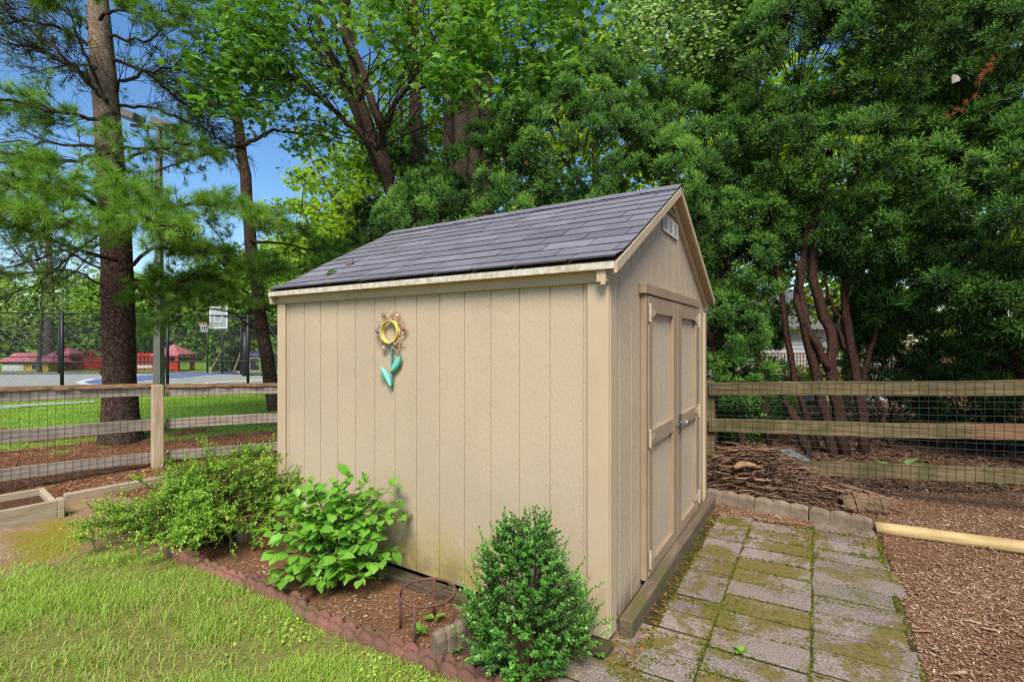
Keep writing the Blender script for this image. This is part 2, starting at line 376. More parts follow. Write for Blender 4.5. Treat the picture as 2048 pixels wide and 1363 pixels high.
# ------------------------------------------------------------------ camera, sky, sun
cam = bpy.data.objects.new('camera', bpy.data.cameras.new('camera')); COL.objects.link(cam)
cam.location = (0, 0, HC); cam.rotation_euler = (PI / 2, 0, 0)
cam.data.sensor_width = 36; cam.data.lens = FP / 2048 * 36; cam.data.clip_end = 2000; cam.data.clip_start = .05
sc.camera = cam
SUN = unit(A(-.06, -.735, .92))
EL = math.asin(SUN[2]); AZ = math.atan2(SUN[0], SUN[1])
w = bpy.data.worlds.new('World'); sc.world = w; w.use_nodes = True
nt = w.node_tree; bg = nt.nodes['Background']
sky = nt.nodes.new('ShaderNodeTexSky'); sky.sky_type = 'NISHITA'; sky.sun_disc = False
sky.sun_elevation = EL; sky.sun_rotation = AZ; sky.air_density = 1.1; sky.dust_density = .25; sky.ozone_density = 3.5
hs_ = nt.nodes.new('ShaderNodeHueSaturation'); hs_.inputs['Saturation'].default_value = 1.18; nt.links.new(sky.outputs[0], hs_.inputs['Color']); nt.links.new(hs_.outputs[0], bg.inputs[0]); bg.inputs[1].default_value = .10
sl = bpy.data.lights.new('sun', 'SUN'); sl.energy = 3.6; sl.angle = math.radians(26); sl.color = (1, .94, .84)
so = bpy.data.objects.new('sun', sl); COL.objects.link(so); so.location = (0, 0, 20)
so.rotation_euler = Vector(SUN).to_track_quat('Z', 'Y').to_euler()
sc.view_settings.view_transform = 'Standard'; sc.view_settings.look = 'None'; sc.view_settings.gamma = 1
sc.view_settings.exposure = 0.9
sc.render.engine = 'CYCLES'
cy = sc.cycles; cy.use_denoising = False; cy.filter_width = 1.25; cy.max_bounces = 7; cy.diffuse_bounces = 4; cy.glossy_bounces = 2
cy.transmission_bounces = 4; cy.transparent_max_bounces = 6; cy.caustics_reflective = False; cy.caustics_refractive = False
cy.sample_clamp_indirect = 6

# ------------------------------------------------------------------ the ground
TH = 1.0115; C0 = A(.4664, 2.4367)
VX = A(math.cos(TH), math.sin(TH)); UX = A(-math.sin(TH), math.cos(TH))
SL, SW = 2.709, 2.457
def shed_xy(x, y): return C0 + x * VX + y * UX
E0 = G(330, 1098)[:2]; E1 = G(940, 1365)[:2]; ED = unit(E1 - E0); EN = A(ED[1], -ED[0])      # red edging line; EN points to the lawn
if EN[1] > 0: EN = -EN
def sstep(a, b, x): t = np.clip((x - a) / (b - a), 0, 1); return t * t * (3 - 2 * t)
def gz(x, y):
    x = np.asarray(x, float); y = np.asarray(y, float)
    z = GZ + .012 * np.sin(x * 2.1 + 1) * np.sin(y * 1.7) * sstep(4.2, 6, y)
    z = z + .05 * sstep(4.6, 6.2, y) * sstep(-1, -2.5, x) - .30 * sstep(9, 30, y)
    z = z + .03 * sstep(5.2, 6.5, y) * sstep(1, 3, x) - 1.1 * sstep(9, 18, y) * sstep(2, 9, x)
    return z
def vnoise(x, y, s, seed=0):
    r = np.random.default_rng(seed); o = 0
    for i in range(5):
        a = r.random() * 6.28; f = s * (1 + i * .7); o = o + np.sin((x * math.cos(a) + y * math.sin(a)) * f + r.random() * 6) / (1 + i * .4)
    return o / 2.4
def masks(x, y):
    d = (x - E0[0]) * EN[0] + (y - E0[1]) * EN[1]           # > 0 on the lawn side
    along = (x - E0[0]) * ED[0] + (y - E0[1]) * ED[1]
    n = vnoise(x, y, 2.5, 3) * .22
    lawn = sstep(-.0, .07, d + n * .12) * sstep(3.75, 3.3, y + n) * sstep(.35, -.1, x)
    lawn *= 1 - .75 * sstep(-.3, -1.1, along + n * 2)
    moss = sstep(-.05, .15, d) * sstep(.5, 0, x)
    pth = (x - C0[0]) * (-UX[0]) + (y - C0[1]) * (-UX[1])
    mulch = np.where(x > .3, sstep(-.1, .1, pth), sstep(.05, -.05, d) * sstep(4.9, 4.6, y - .2 * x) * .75)
    mulch = np.maximum(mulch, sstep(4.4, 4.9, y + n)) * np.where(x < 0, sstep(9.6, 8.2, y + n * 3), 1)
    far = sstep(7.9, 8.8, y + n * 4) * sstep(.5, -.5, x)
    patch = sstep(.1, .5, vnoise(x, y, 3, 8)) * sstep(6, 6.6, y) * sstep(9, 7.5, y) * sstep(-3, -4, x) * .75
    return lawn, moss, np.clip(mulch, 0, 1), np.clip(np.maximum(far, patch), 0, 1)
def axis(lo, hi, st, ext):
    c = np.arange(lo, hi + 1e-6, st); g = [st]
    while sum(g) < ext: g.append(g[-1] * 1.18)
    g = np.cumsum(g); return np.concatenate([lo - g[::-1], c, hi + g])
gx = axis(-7, 6, .06, 240); gy = axis(1.2, 10, .06, 260)
X, Y = np.meshgrid(gx, gy, indexing='ij'); Z = gz(X, Y) + .006 * vnoise(X, Y, 9, 5) * (Y < 12)
nx, ny = X.shape; ii = np.arange(nx - 1)[:, None] * ny + np.arange(ny - 1)[None]
mb = MB(); mb.add(np.stack([X, Y, Z], -1).reshape(-1, 3), np.stack([ii, ii + ny, ii + ny + 1, ii + 1], -1).reshape(-1, 4))
ground = mb.build('ground', M['ground'], smooth=True); tag(ground, 'bare earth, moss and leaf litter of the back yard', 'ground', kind='structure')
for nm, v in zip(('lawn', 'moss', 'mulch', 'far'), masks(X.ravel(), Y.ravel())):
    a_ = ground.data.attributes.new(nm, 'FLOAT', 'POINT'); a_.data.foreach_set('value', v.astype(np.float32))

def pts_in(n, lo, hi, fn):
    P = np.stack([rng.uniform(lo[0], hi[0], n), rng.uniform(lo[1], hi[1], n)], -1)
    return P[rng.random(n) < fn(P[:, 0], P[:, 1])]
def shed_in(x, y, pad=0.0):
    dx = (x - C0[0]) * VX[0] + (y - C0[1]) * VX[1]; dy = (x - C0[0]) * UX[0] + (y - C0[1]) * UX[1]
    return (dx > -pad) & (dx < SW + pad) & (dy > -pad) & (dy < SL + pad)
def blades(mb, P, hgt, wid, lean=.5, rnd=None, mi=0):
    V = A(-1, 0, 0, 1, 0, 0, .7, .22, .55, -.7, .22, .55, 0, .75, 1).reshape(-1, 3)
    N = len(P); a = rng.uniform(0, 2 * PI, N); h = hgt * rng.uniform(.5, 1.25, N); l = lean * rng.uniform(.3, 1.8, N)
    c, s_ = np.cos(a), np.sin(a); Mx = np.zeros((N, 3, 3))
    Mx[:, 0, 0] = c * wid; Mx[:, 1, 0] = s_ * wid; Mx[:, 0, 1] = -s_ * l * h; Mx[:, 1, 1] = c * l * h; Mx[:, 2, 2] = h / np.sqrt(1 + l * l * .5)
    T = np.column_stack([P, gz(P[:, 0], P[:, 1]) - .004])
    r = rng.random(N) if rnd is None else rnd
    n0 = mb.n; mb.scatter(V, [[0, 1, 2, 3]], Mx, T, mi, r)
    mb.F.append((np.stack([n0 + np.arange(N) * 5 + 3, n0 + np.arange(N) * 5 + 2, n0 + np.arange(N) * 5 + 4], -1), mi))
mb = MB()
lawn_d = lambda x, y: masks(x, y)[0] * (.12 + .88 * sstep(-.35, .45, vnoise(x, y, 6, 2)))
P = pts_in(230000, (-4.6, 1.55), (.35, 4.0), lawn_d)
tone = np.clip(.62 + .24 * vnoise(P[:, 0], P[:, 1], 3, 9) + rng.normal(size=len(P)) * .27, 0, 1)
blades(mb, P, .05, .0021, 1.2, tone)
P = pts_in(9000, (-4.4, 1.6), (.3, 4.2), lambda x, y: np.clip(masks(x, y)[0] * sstep(.2, .7, vnoise(x, y, 5, 21)), 0, 1))
blades(mb, P, .10, .003, .6, rng.uniform(.5, .85, len(P)))
# clover and small weeds near the edging
P = pts_in(9000, (-2.4, 1.6), (.3, 3.2), lambda x, y: sstep(.02, .1, (x - E0[0]) * EN[0] + (y - E0[1]) * EN[1]) * sstep(.6, .1, (x - E0[0]) * EN[0] + (y - E0[1]) * EN[1]) * sstep(.1, .6, vnoise(x, y, 7, 31)) * sstep(-2.2, -.9, x))
RL = np.array([[0, -.2, 0], [.5, .3, .1], [.45, .8, .12], [0, 1, .05], [-.45, .8, .12], [-.5, .3, .1]])
D = unit(np.column_stack([rng.normal(size=(len(P), 2)) * .4, np.ones(len(P))])); Mx = frames(D) * rng.uniform(.008, .018, len(P))[:, None, None]
mb.scatter(RL, [[0, 1, 2, 3, 4, 5]], Mx, np.column_stack([P, gz(P[:, 0], P[:, 1]) + rng.uniform(.005, .03, len(P))]), 0, rng.uniform(.65, 1, len(P)))
tag(mb.build('grass', M['grass']), 'patchy short lawn grass in front of the red edging', 'grass', kind='stuff')
mb = MB(); P = pts_in(90000, (-14, 6.2), (-1, 15.5), lambda x, y: masks(x, y)[3])
blades(mb, P, .05, .006, .8, np.clip(.5 + .25 * vnoise(P[:, 0], P[:, 1], 2, 4) + rng.normal(size=len(P)) * .22, 0, 1))
tag(mb.build('far_lawn_grass', M['far_grass']), 'bright green mown grass between the left fence and the court', 'grass', kind='stuff')

CHV = A(-.5, -.5, 0, .5, -.35, .06, .42, .5, 0, -.55, .4, -.05).reshape(-1, 3)
def chips(name, mat, n, lo, hi, fn, lab, ln=(.006, .024), wd=(.003, .008), lift=.012):
    P = pts_in(n, lo, hi, fn); N = len(P); mb = MB()
    D = unit(np.column_stack([rng.normal(size=(N, 2)) * .26, np.ones(N)])); S = np.stack([rng.uniform(*ln, N), rng.uniform(*wd, N), np.full(N, .02)], -1)
    mb.scatter(CHV, [[0, 1, 2, 3]], frames(D) * S[:, None, :], np.column_stack([P, gz(P[:, 0], P[:, 1]) + rng.uniform(.002, lift, N)]), 0, np.clip(rng.normal(.45, .2, N) + .16 * vnoise(P[:, 0], P[:, 1], 3.5, 77) + (rng.random(N) < .05) * .4, 0, 1))
    return tag(mb.build(name, mat), lab, 'mulch', kind='stuff')

# paving of the path: skewed rows of concrete slabs
PC = A(.528, .849); PR = A(.88, -.476); P0 = A(1.377, 2.26)
def path_xy(a, b): return P0 + a * PR + b * PC
def path_ab(x, y):
    dx, dy = x - P0[0], y - P0[1]; det = PR[0] * PC[1] - PC[0] * PR[1]
    return (dx * PC[1] - PC[0] * dy) / det, (PR[0] * dy - PR[1] * dx) / det
mb = MB(); cols = [(-.80, -.445), (-.437, -.004), (.004, .425)]
for ci, (a0, a1) in enumerate(cols):
    b = -.85 + [.06, .0, .03][ci]
    while b < (1.93, 1.9, 2.06)[ci]:
        hgt = .2 + rng.normal() * .004; aa0 = a0
        if ci == 0 and b > -.02: aa0 = a0 + .10
        if ci == 0 and b < -.15: aa0 = a0 - .18
        q = [path_xy(aa0 + rng.normal() * .006, b + .009), path_xy(a1, b + .009), path_xy(a1, b + hgt - .009), path_xy(aa0 + rng.normal() * .006, b + hgt - .009)]
        if ci == 2: e = rng.normal() * .022; q[1] = q[1] + PR * e; q[2] = q[2] + PR * e
        zt = GZ + .014 + rng.normal() * .0018; tl = rng.normal(size=4) * .0012
        top = [A(*p, zt + t) for p, t in zip(q, tl)]; cen = sum(top) / 4
        ins = [cen + (p - cen) * (1 - .02) for p in top]; lowr = [cen + (p - cen) * 1.004 - A(0, 0, .005) for p in top]; bot = [p - A(0, 0, .05) for p in top]
        V = np.array(ins + lowr + bot)
        F = [[0, 1, 2, 3]] + [[i + 4, (i + 1) % 4 + 4, (i + 1) % 4, i] for i in range(4)]
        mb.add(V, F, 0, rng.random()); mb.F.append((np.array([[i + 8, (i + 1) % 4 + 8, (i + 1) % 4 + 4, i + 4] for i in range(4)]) + mb.n - 12, 1)); b += hgt
bedm = MB(); q = [path_xy(-.99, -.9), path_xy(.44, -.9), path_xy(.46, 2.08), path_xy(-.80, 1.97)]; n_ = 12
V = [(*(q[0] + (q[1] - q[0]) * u + ((q[3] + (q[2] - q[3]) * u) - (q[0] + (q[1] - q[0]) * u)) * v), GZ + .007) for u in np.linspace(0, 1, n_) for v in np.linspace(0, 1, n_)]
bedm.add(V, [[n_ * i + j, n_ * i + n_ + j, n_ * i + n_ + j + 1, n_ * i + j + 1] for i in range(n_ - 1) for j in range(n_ - 1)]); tag(bedm.build('path_bed', M['path_bed']), 'dark mossy earth in the joints between the path slabs', 'path bed', kind='structure')
tag(mb.build('paved_path', [M['paver'], M['path_bed']]), 'path of mossy grey concrete slabs beside the shed doors', 'path', kind='structure')
def onpath(x, y, pad=0.0):
    a, b = path_ab(x, y); return (a > -.8 - pad) & (a < .43 + pad) & (b > -1.2) & (b < 2.0 + pad)
# moss cushions along the joints
mb = MB(); P = pts_in(60000, (.2, 1.8), (3.2, 4.6), lambda x, y: onpath(x, y).astype(float)); a, b = path_ab(P[:, 0], P[:, 1])
da = np.min(np.abs(a[:, None] - A(-.44, 0, .43, -.70)[None]), 1); row = np.abs(((b + .85) / .2) % 1 - .5); db = (.5 - row) * .2
nn = vnoise(P[:, 0], P[:, 1], 4, 14); keep = ((da < .014 + .05 * np.clip(nn - .2, 0, 1)) | (db < .008 + .05 * np.clip(nn - .1, 0, 1))) & (nn > -.4)
keep |= (vnoise(P[:, 0], P[:, 1], 5, 40) > .72)
P = P[keep]; N = len(P); D = unit(np.column_stack([rng.normal(size=(N, 2)) * .5, np.ones(N)]))
mb.scatter(np.array([[1, 0, 0], [-.5, .87, 0], [-.5, -.87, 0], [0, 0, 1.1]]), [[0, 1, 3], [1, 2, 3], [2, 0, 3]], frames(D) * rng.uniform(.004, .010, N)[:, None, None], np.column_stack([P, np.full(N, GZ + .012)]))
tag(mb.build('moss', M['moss']), 'yellow green moss grown over the path slabs', 'moss', kind='stuff')

def right_zone(x, y): return ((x > .35) & ~onpath(x, y, -.02) & ~shed_in(x, y, .0) & ((x - C0[0]) * -UX[0] + (y - C0[1]) * -UX[1] > 0)).astype(float)
chips('mulch_chips', M['chip'], 190000, (.35, 1.6), (6.5, 5.6), lambda x, y: right_zone(x, y) * np.clip(1.3 - y * .14, .25, 1), 'brown wood chip mulch to the right of the path')
chips('bark_pieces', M['chip'], 1500, (.35, 1.6), (6.0, 5.2), lambda x, y: right_zone(x, y) * .8, 'larger bark pieces and straw strewn over the right hand mulch', (.03, .10), (.004, .016), .02)
bedf = lambda x, y: (((x - E0[0]) * EN[0] + (y - E0[1]) * EN[1] < -.03) & ~shed_in(x, y, 0) & (x < .6) & ((x - C0[0]) * VX[0] + (y - C0[1]) * VX[1] < .1)).astype(float)
chips('bed_mulch', M['chip'], 26000, (-2.9, 1.9), (.7, 4.6), lambda x, y: bedf(x, y) * (.35 + .65 * sstep(-.3, .5, vnoise(x, y, 3, 6))), 'loose wood chips on the planting bed along the shed', lift=.008)
chips('leaf_litter', M['litter'], 42000, (-8, 4.2), (-.6, 9), lambda x, y: np.clip(masks(x, y)[2] * (1 - masks(x, y)[3]) * (~shed_in(x, y, 0)), 0, 1) * .8, 'red brown fallen needles and leaves under the pine', (.03, .09), (.004, .012), .02)
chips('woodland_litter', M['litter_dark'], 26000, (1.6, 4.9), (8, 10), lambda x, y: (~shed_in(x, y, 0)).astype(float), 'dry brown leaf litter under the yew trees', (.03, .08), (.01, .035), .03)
chips('path_litter', M['litter'], 9000, (.5, 2.2), (3.0, 4.8), lambda x, y: onpath(x, y, .05) * sstep(1.35, 2.0, path_ab(x, y)[1]) * .9 + .8 * ((path_ab(x, y)[0] < -.68) & onpath(x, y)), 'fallen red needles gathered on the far end of the path', (.012, .035), (.003, .009), .03)
P2 = (1, 1)

# ------------------------------------------------------------------ the shed
shed = thing('garden_shed', 'beige wooden garden shed with dark shingled gable roof and double doors', 'shed', (*C0, 0), TH)
EZ, RZ, RA, RO = 1.846, 2.546, .075, .07          # roof edge height, ridge height, eave overhang, gable overhang
PT = (RZ - EZ) / (SW / 2 + RA)                      # pitch
def roof_z(x): return RZ - abs(x - SW / 2) * PT
def siding(name, L_, first, ztop, ax, zb=0.0, pitch=.1905, extra=()):
    """grooved sheet; ax 0: runs along x in the plane y = 0, ax 1: runs along y in the plane x = 0"""
    g = [p for p in np.arange(first, L_, pitch)]; pr = [(0, 0)]
    for p in sorted(list(g) + list(extra)):
        if p in extra: pr.append((p, 0))
        else: pr += [(p - .004, 0), (p - .003, .006), (p + .003, .006), (p + .004, 0)]
    pr.append((L_, 0)); V = []
    for s_, d in pr:
        for z in (zb, ztop(s_)): V.append((s_, d, z) if ax == 0 else (d, s_, z))
    n = len(pr); F = [[2 * i, 2 * i + 2, 2 * i + 3, 2 * i + 1] for i in range(n - 1)]
    if ax == 1: F = [f[::-1] for f in F]
    mb = MB(); mb.add(V, F)
    for p in g:
        for z in np.arange(.12, 1.7, .31):
            if rng.random() < .6:
                a8 = np.arange(8) * PI / 4; ds = p + .02 + rng.normal() * .006; zz = z + rng.normal() * .03
                mb.add([(ds + .0028 * math.cos(q), -.0012, zz + .0028 * math.sin(q)) if ax == 0 else (-.0012, ds + .0028 * math.cos(q), zz + .0028 * math.sin(q)) for q in a8], [list(range(8))], 1)
    return mb.build(name, [M['siding'], M['nail']], shed)
siding('front_wall', SL, .12, lambda s: EZ - .03, 1)
siding('gable_wall', SW, .2, lambda s: roof_z(s) - .035, 0, extra=(SW / 2,))
mb = MB(); V = [(SW, 0, 0), (SW, SL, 0), (SW, SL, EZ - .03), (SW, 0, EZ - .03)]; mb.add(V, [[0, 1, 2, 3]])
V = [(0, SL, 0), (SW, SL, 0), (SW, SL, EZ - .03), (SW / 2, SL, RZ - .04), (0, SL, EZ - .03)]; mb.add(V, [[0, 4, 3, 2, 1]])
mb.build('rear_wall', M['siding'], shed)
mb = MB(); mb.box((.012, .012, -.01), (SW - .012, SL - .012, .03)); mb.build('floor_frame', M['skid'], shed)
def trim(name, lo, hi, m='trim', bev=.004, lab=None):
    o = MB().box(lo, hi, bev=bev).build(name, M[m], shed)
    if lab: o['label'] = lab
    return o
TP = .022
trim('corner_board', (-TP, -TP, -.01), (-.0005, .092, 1.748)); trim('corner_board', (-.0005, -TP - .003, -.008), (.086, -.0005, 1.748))
trim('corner_board', (-TP, SL - .085, 0), (-.0005, SL + .01, 1.748)); trim('corner_board', (SW - .075, -TP, 0), (SW + .003, -.0005, 1.72))
trim('frieze_board', (-TP - .004, .0, 1.750), (-.0005, SL + .012, 1.835))
trim('eave_return', (-RA + .005, -TP - .004, 1.745), (-.001, .024, 1.826)); trim('eave_return', (-RA + .002, SL + .013, 1.745), (.06, SL + .035, 1.826))
trim('eave_return', (SW + .004, -TP - .004, 1.735), (SW + .03, .02, 1.825))
o = trim('foundation_timber', (-.10, -.045, GZ - .06), (-.004, SL, -.014), 'skid', .008, 'dark mossy timber under the shed wall')
o = trim('door_sill', (.11, -.098, GZ - .03), (SW + .02, -TP - .004, .042), 'sill', .006, 'weathered brown sill board below the doors')
# gable rake boards and soffit
def rake(y0, y1, off0, off1, name, m, x_end=0.02):
    for sgn in (-1, 1):
        mb = MB(); xs = [0.0, SW / 2 - x_end]
        q = []
        for t in (0, 1):
            x = SW / 2 + sgn * (SW / 2 + (0.0 if t else RA - .004) * 1) if t == 0 else SW / 2 + sgn * .0
            q.append(x)
        V = []
        for x in q:
            for off in (off0, off1):
                for y in (y0, y1): V.append((x, y, roof_z(x) - off))
        V = np.array(V); mb.add(V, [[0, 1, 3, 2], [4, 6, 7, 5], [0, 4, 5, 1], [2, 3, 7, 6], [0, 2, 6, 4], [1, 5, 7, 3]]); mb.build(name, M[m], shed)
rake(-TP - .002, -.001, .033, .115, 'gable_frieze', 'trim'); rake(-RO + .004, -TP - .0025, .030, .044, 'soffit', 'trim')
rake(-RO - .014, -RO + .003, .012, .062, 'rake_board', 'trim'); rake(SL + .03, SL + .045, .012, .062, 'rake_board', 'trim')
trim('gable_cross_board', (SW / 2 - .19, -TP - .001, 2.352), (SW / 2 + .19, -.001, 2.375), 'trim_dark')
# vent
vt = bpy.data.objects.new('gable_vent', None); bpy.data.objects.remove(vt)
mb = MB(); x0, x1, z0, z1 = 1.02, 1.42, 2.205, 2.318
mb.box((x0, -.006, z0), (x1, -.0008, z1), mi=1)
mb.box((x0, -.014, z0), (x1, -.0065, z0 + .012)); mb.box((x0, -.014, z1 - .012), (x1, -.0065, z1))
for k in range(4):
    cx = x0 + (x1 - x0) * k / 3; mb.box((max(x0, cx - .016), -.0145, z0 + .0122), (min(x1, cx + .016), -.0063, z1 - .0122))
for k in range(6): zz = z0 + .012 + (z1 - z0 - .024) * (k + .5) / 6.0; mb.box((x0 + .005, -.0125, zz - .0035), (x1 - .005, -.0066, zz + .0035))
mb.build('gable_vent', [M['vent'], M['black']], shed)
# roof
def roof_part(sgn):
    mb = MB(); xe = SW / 2 + sgn * (SW / 2 + RA); sh = MB()
    y0, y1 = -RO, SL + .035; th = .012
    V = [(x, y, roof_z(x) - d) for x in (xe, SW / 2) for y in (y0, y1) for d in (0.002, .028)]
    mb.add(np.array(V), [[0, 1, 3, 2], [4, 6, 7, 5], [0, 4, 5, 1], [2, 3, 7, 6], [0, 2, 6, 4], [1, 5, 7, 3]])
    n = 11; ln = (SW / 2 + RA + .012)
    for i in range(n):
        xa = xe + sgn * .012 - sgn * ln * i / n; xb = xe + sgn * .012 - sgn * ln * (i + 1.12) / n
        if i == n - 1: xb = SW / 2
        y = y0 - .012 + (-.17 if i % 2 else -.05) + rng.normal() * .02
        while y < y1:
            wd = .305 + rng.normal() * .03; a = max(y, y0 - .012); b = min(y + wd - .005, y1 + .01); y += wd
            if b - a < .02: continue
            def rz(x): return RZ - abs(x - SW / 2) * PT - .018 * (max(0, abs(x - SW / 2) - (SW / 2 - .12)) / .2) ** 2 * -1
            za, zb = rz(xa) + .0105 + rng.normal() * .001, rz(xb) + .003
            V = np.array([(xa, a, za), (xa, b, za), (xb, b, zb), (xb, a, zb), (xa, a, za - .010), (xa, b, za - .010)])
            F = [[0, 1, 2, 3]]; F2 = [4, 5, 1, 0]
            if sgn > 0: F = [f[::-1] for f in F]
            sh.add(V, F, 0, np.clip(rng.normal(.5, .25), 0, 1)); sh.F.append((np.array([F2 if sgn < 0 else F2[::-1]]) + sh.n - 6, 1))
    return mb, sh
roof = None
for sgn in (-1, 1):
    mb, sh = roof_part(sgn); r_ = mb.build('roof', M['roof_edge'], shed); sh.build('shingles', [M['shingle'], M['shingle_edge']], r_)
mb = MB()
for k in range(10):                                  # ridge caps
    a = -RO - .012 + k * (SL + RO + .05) / 10; b = a + (SL + RO + .05) / 10 - .004
    for sgn in (-1, 1):
        V = np.array([(SW / 2, a, RZ + .016), (SW / 2, b, RZ + .016 + .004), (SW / 2 + sgn * .11, b, RZ + .020 - .11 * PT), (SW / 2 + sgn * .11, a, RZ + .016 - .11 * PT)])
        mb.add(V, [[0, 1, 2, 3]] if sgn < 0 else [[3, 2, 1, 0]], 0, .3 + .4 * rng.random())
mb.build('ridge_cap', M['shingle'], shed)
MB().box((-RA - .010, -RO - .004, EZ - .040), (-RA - .0045, SL + .03, EZ - .006)).build('drip_edge', M['white_metal'], shed)
MB().box((-RA - .004, -RO + .02, EZ - .040), (-TP - .005, SL + .012, EZ - .030)).build('soffit', M['trim'], shed)
# doors
def door(xa, xb, hinge):
    d = MB(); yo = -.040; zb, zt = .052, 1.732
    so_, si = (.075, .115)
    pa, pb = (xa + so_, xb - si) if hinge < 0 else (xa + si, xb - so_)
    for lo, hi in (((xa, yo, zb), (pa, -.006, zt)), ((pb, yo, zb), (xb, -.006, zt)), ((pa, yo + .001, zb), (pb, -.006, .125)), ((pa, yo + .001, .825), (pb, -.006, .92)), ((pa, yo + .001, 1.628), (pb, -.006, zt))):
        d.box(lo, hi, bev=.003)
    o = d.build('door', M['trim_dark'], shed)
    p = MB(); g = [pa] + list(np.arange(pa + .1, pb, .13)) + [pb]
    for a, b in zip(g[:-1], g[1:]): p.box((a + .002, -.012, zb), (b - .002, -.0012, zt - .03))
    p.build('door_panel', M['siding'], o)
    hx = xa - .004 if hinge < 0 else xb + .004
    for z in (.16, .88, 1.63):
        h = MB(); h.box((hx - .012, yo - .006, z - .055), (hx + .012, yo - .0008, z + .055), bev=.0015); h.tube([(hx, yo - .009, z - .055), (hx, yo - .009, z + .055)], .006, 8)
        dr = 1 if hinge < 0 else -1
        V = np.array([(hx + dr * .013, yo - .004, z - .035), (hx + dr * .013, yo - .004, z + .035), (hx + dr * .13, yo - .004, z + .008), (hx + dr * .13, yo - .004, z - .008)]); V2 = V + A(0, .0034, 0)
        h.add(np.concatenate([V, V2]), [[0, 1, 2, 3], [0, 4, 5, 1], [1, 5, 6, 2], [2, 6, 7, 3], [3, 7, 4, 0]])
        h.build('hinge', M['hinge'], o)
    return o
d1 = door(.60, 1.296, -1); d2 = door(1.304, 2.0, 1)
MB().box((1.2965, -.02, .06), (1.3035, -.005, 1.73)).build('door_gap', M['black'], shed)
trim('door_jamb', (.545, -.036, .046), (.592, -.001, 1.735), 'trim_dark'); trim('door_jamb', (2.008, -.036, .046), (2.055, -.001, 1.735), 'trim_dark')
trim('door_header', (.520, -.045, 1.738), (2.055, -.001, 1.802), 'trim_dark')
mb = MB(); mb.box((1.315, -.048, .80), (1.385, -.0415, .93), bev=.002); mb.tube([(1.32, -.055, .875), (1.32, -.085, .875)], .012, 10)
mb.tube([(1.32, -.09, .875), (1.32, -.11, .872)], .026, 12); mb.tube([(1.24, -.052, .868), (1.40, -.052, .868)], .005, 8)
mb.build('door_latch', M['steel'], d2)

# leaves lying on the roof
def rpt(x, y): p = shed_xy(x, y); return A(*p, roof_z(x) + .02)
LEAFV = np.array([[0, 0, 0], [.28, .3, .07], [.3, .6, .07], [0, 1, -.03], [-.3, .6, .07], [-.28, .3, .07], [0, .3, 0], [0, .6, .02]])
LEAFF = [[0, 1, 6, 6], [0, 6, 5, 5], [6, 1, 2, 7], [5, 6, 7, 4], [7, 2, 3, 3], [4, 7, 3, 3]]
LEAFT = np.array([[0, 1, 6], [0, 6, 5], [6, 1, 2], [6, 2, 7], [5, 6, 7], [5, 7, 4], [7, 2, 3], [4, 7, 3]])
for (x, y, s_, mt, lab, a) in ((.10, 2.30, .11, 'hosta', 'pale green leaf lying on the shed roof near its eave', .3), (.32, 2.25, .14, 'yew_dead', 'curled red brown leaf lying on the shed roof', 1.1)):
    mb = MB(); Mx = frames(A(-.5, 0, .85).reshape(1, 3)) * s_; V = LEAFV * A(1, 1, 2.2)
    mb.scatter(V, LEAFT, Mx, np.zeros((1, 3))); mb.tube([Mx[0] @ A(0, 0, 0), Mx[0] @ A(.02, -.5, .15)], .002, 5)
    tag(mb.build('fallen_leaf', M[mt], loc=rpt(x, y)), lab, 'leaf', 'leaves fallen on the shed roof')

# ------------------------------------------------------------------ flower ornament on the front wall
ow = shed_xy(-.012, 1.47); orn = thing('flower_ornament', 'metal sunflower wall ornament with a yellow ring and turquoise leaves', 'ornament', (*ow, 1.52), TH - PI / 2)
a_ = np.linspace(0, 2 * PI, 41)
mb = MB(); V = []
for a in a_[:-1]:
    for r, y in ((.076, 0), (.076, -.032), (.070, -.032), (.070, 0)): V.append((r * math.cos(a), y, r * math.sin(a)))
F = [[4 * i + j, 4 * i + (j + 1) % 4, 4 * ((i + 1) % 40) + (j + 1) % 4, 4 * ((i + 1) % 40) + j] for i in range(40) for j in range(4)]
mb.add(V, F); mb.build('ring', M['yellow'], orn, smooth=False)
bead = {60: 'clear_bead', 5: 'red_bead', 300: 'red_bead', 240: 'clear_bead', 180: 'purple_bead', 120: 'green_bead'}
for deg, bm in bead.items():
    t = math.radians(deg); c, s_ = math.cos(t), math.sin(t)
    pts = [(.075, -.030), (.095, -.032), (.125, -.020), (.146, 0), (.125, .020), (.095, .032), (.075, .030)]
    P = spline([A(u * c - v * s_, -.012, u * s_ + v * c) for u, v in pts], 24)
    o = MB().tube(P, .0036, 6).build('petal', M['copper'], orn, smooth=True)
    b_ = MB(); k = 8; rr = .011; cen = A(.120 * c, -.014, .120 * s_)
    ph = np.linspace(0, PI, 7); b_.tube([cen + A(0, 0, -rr * math.cos(p)) for p in ph], [max(1e-4, rr * math.sin(p)) for p in ph], 10); b_.build('bead', M[bm], o, smooth=True)
for deg in (88, 30, 325, 272, 208, 148):
    t = math.radians(deg); c, s_ = math.cos(t), math.sin(t); pts = [(.074, 0), (.095, .008), (.115, -.008), (.145, .010)]
    MB().tube(spline([A(u * c - v * s_, -.010, u * s_ + v * c) for u, v in pts], 16), np.linspace(.0055, .003, 16), 6).build('ray', M['copper'], orn, smooth=True)
MB().tube(spline([(.006, -.008, -.076), (.008, -.008, -.2), (.010, -.008, -.36)], 10), np.linspace(.0085, .006, 10), 8).build('stem', M['teal_dark'], orn, smooth=True)
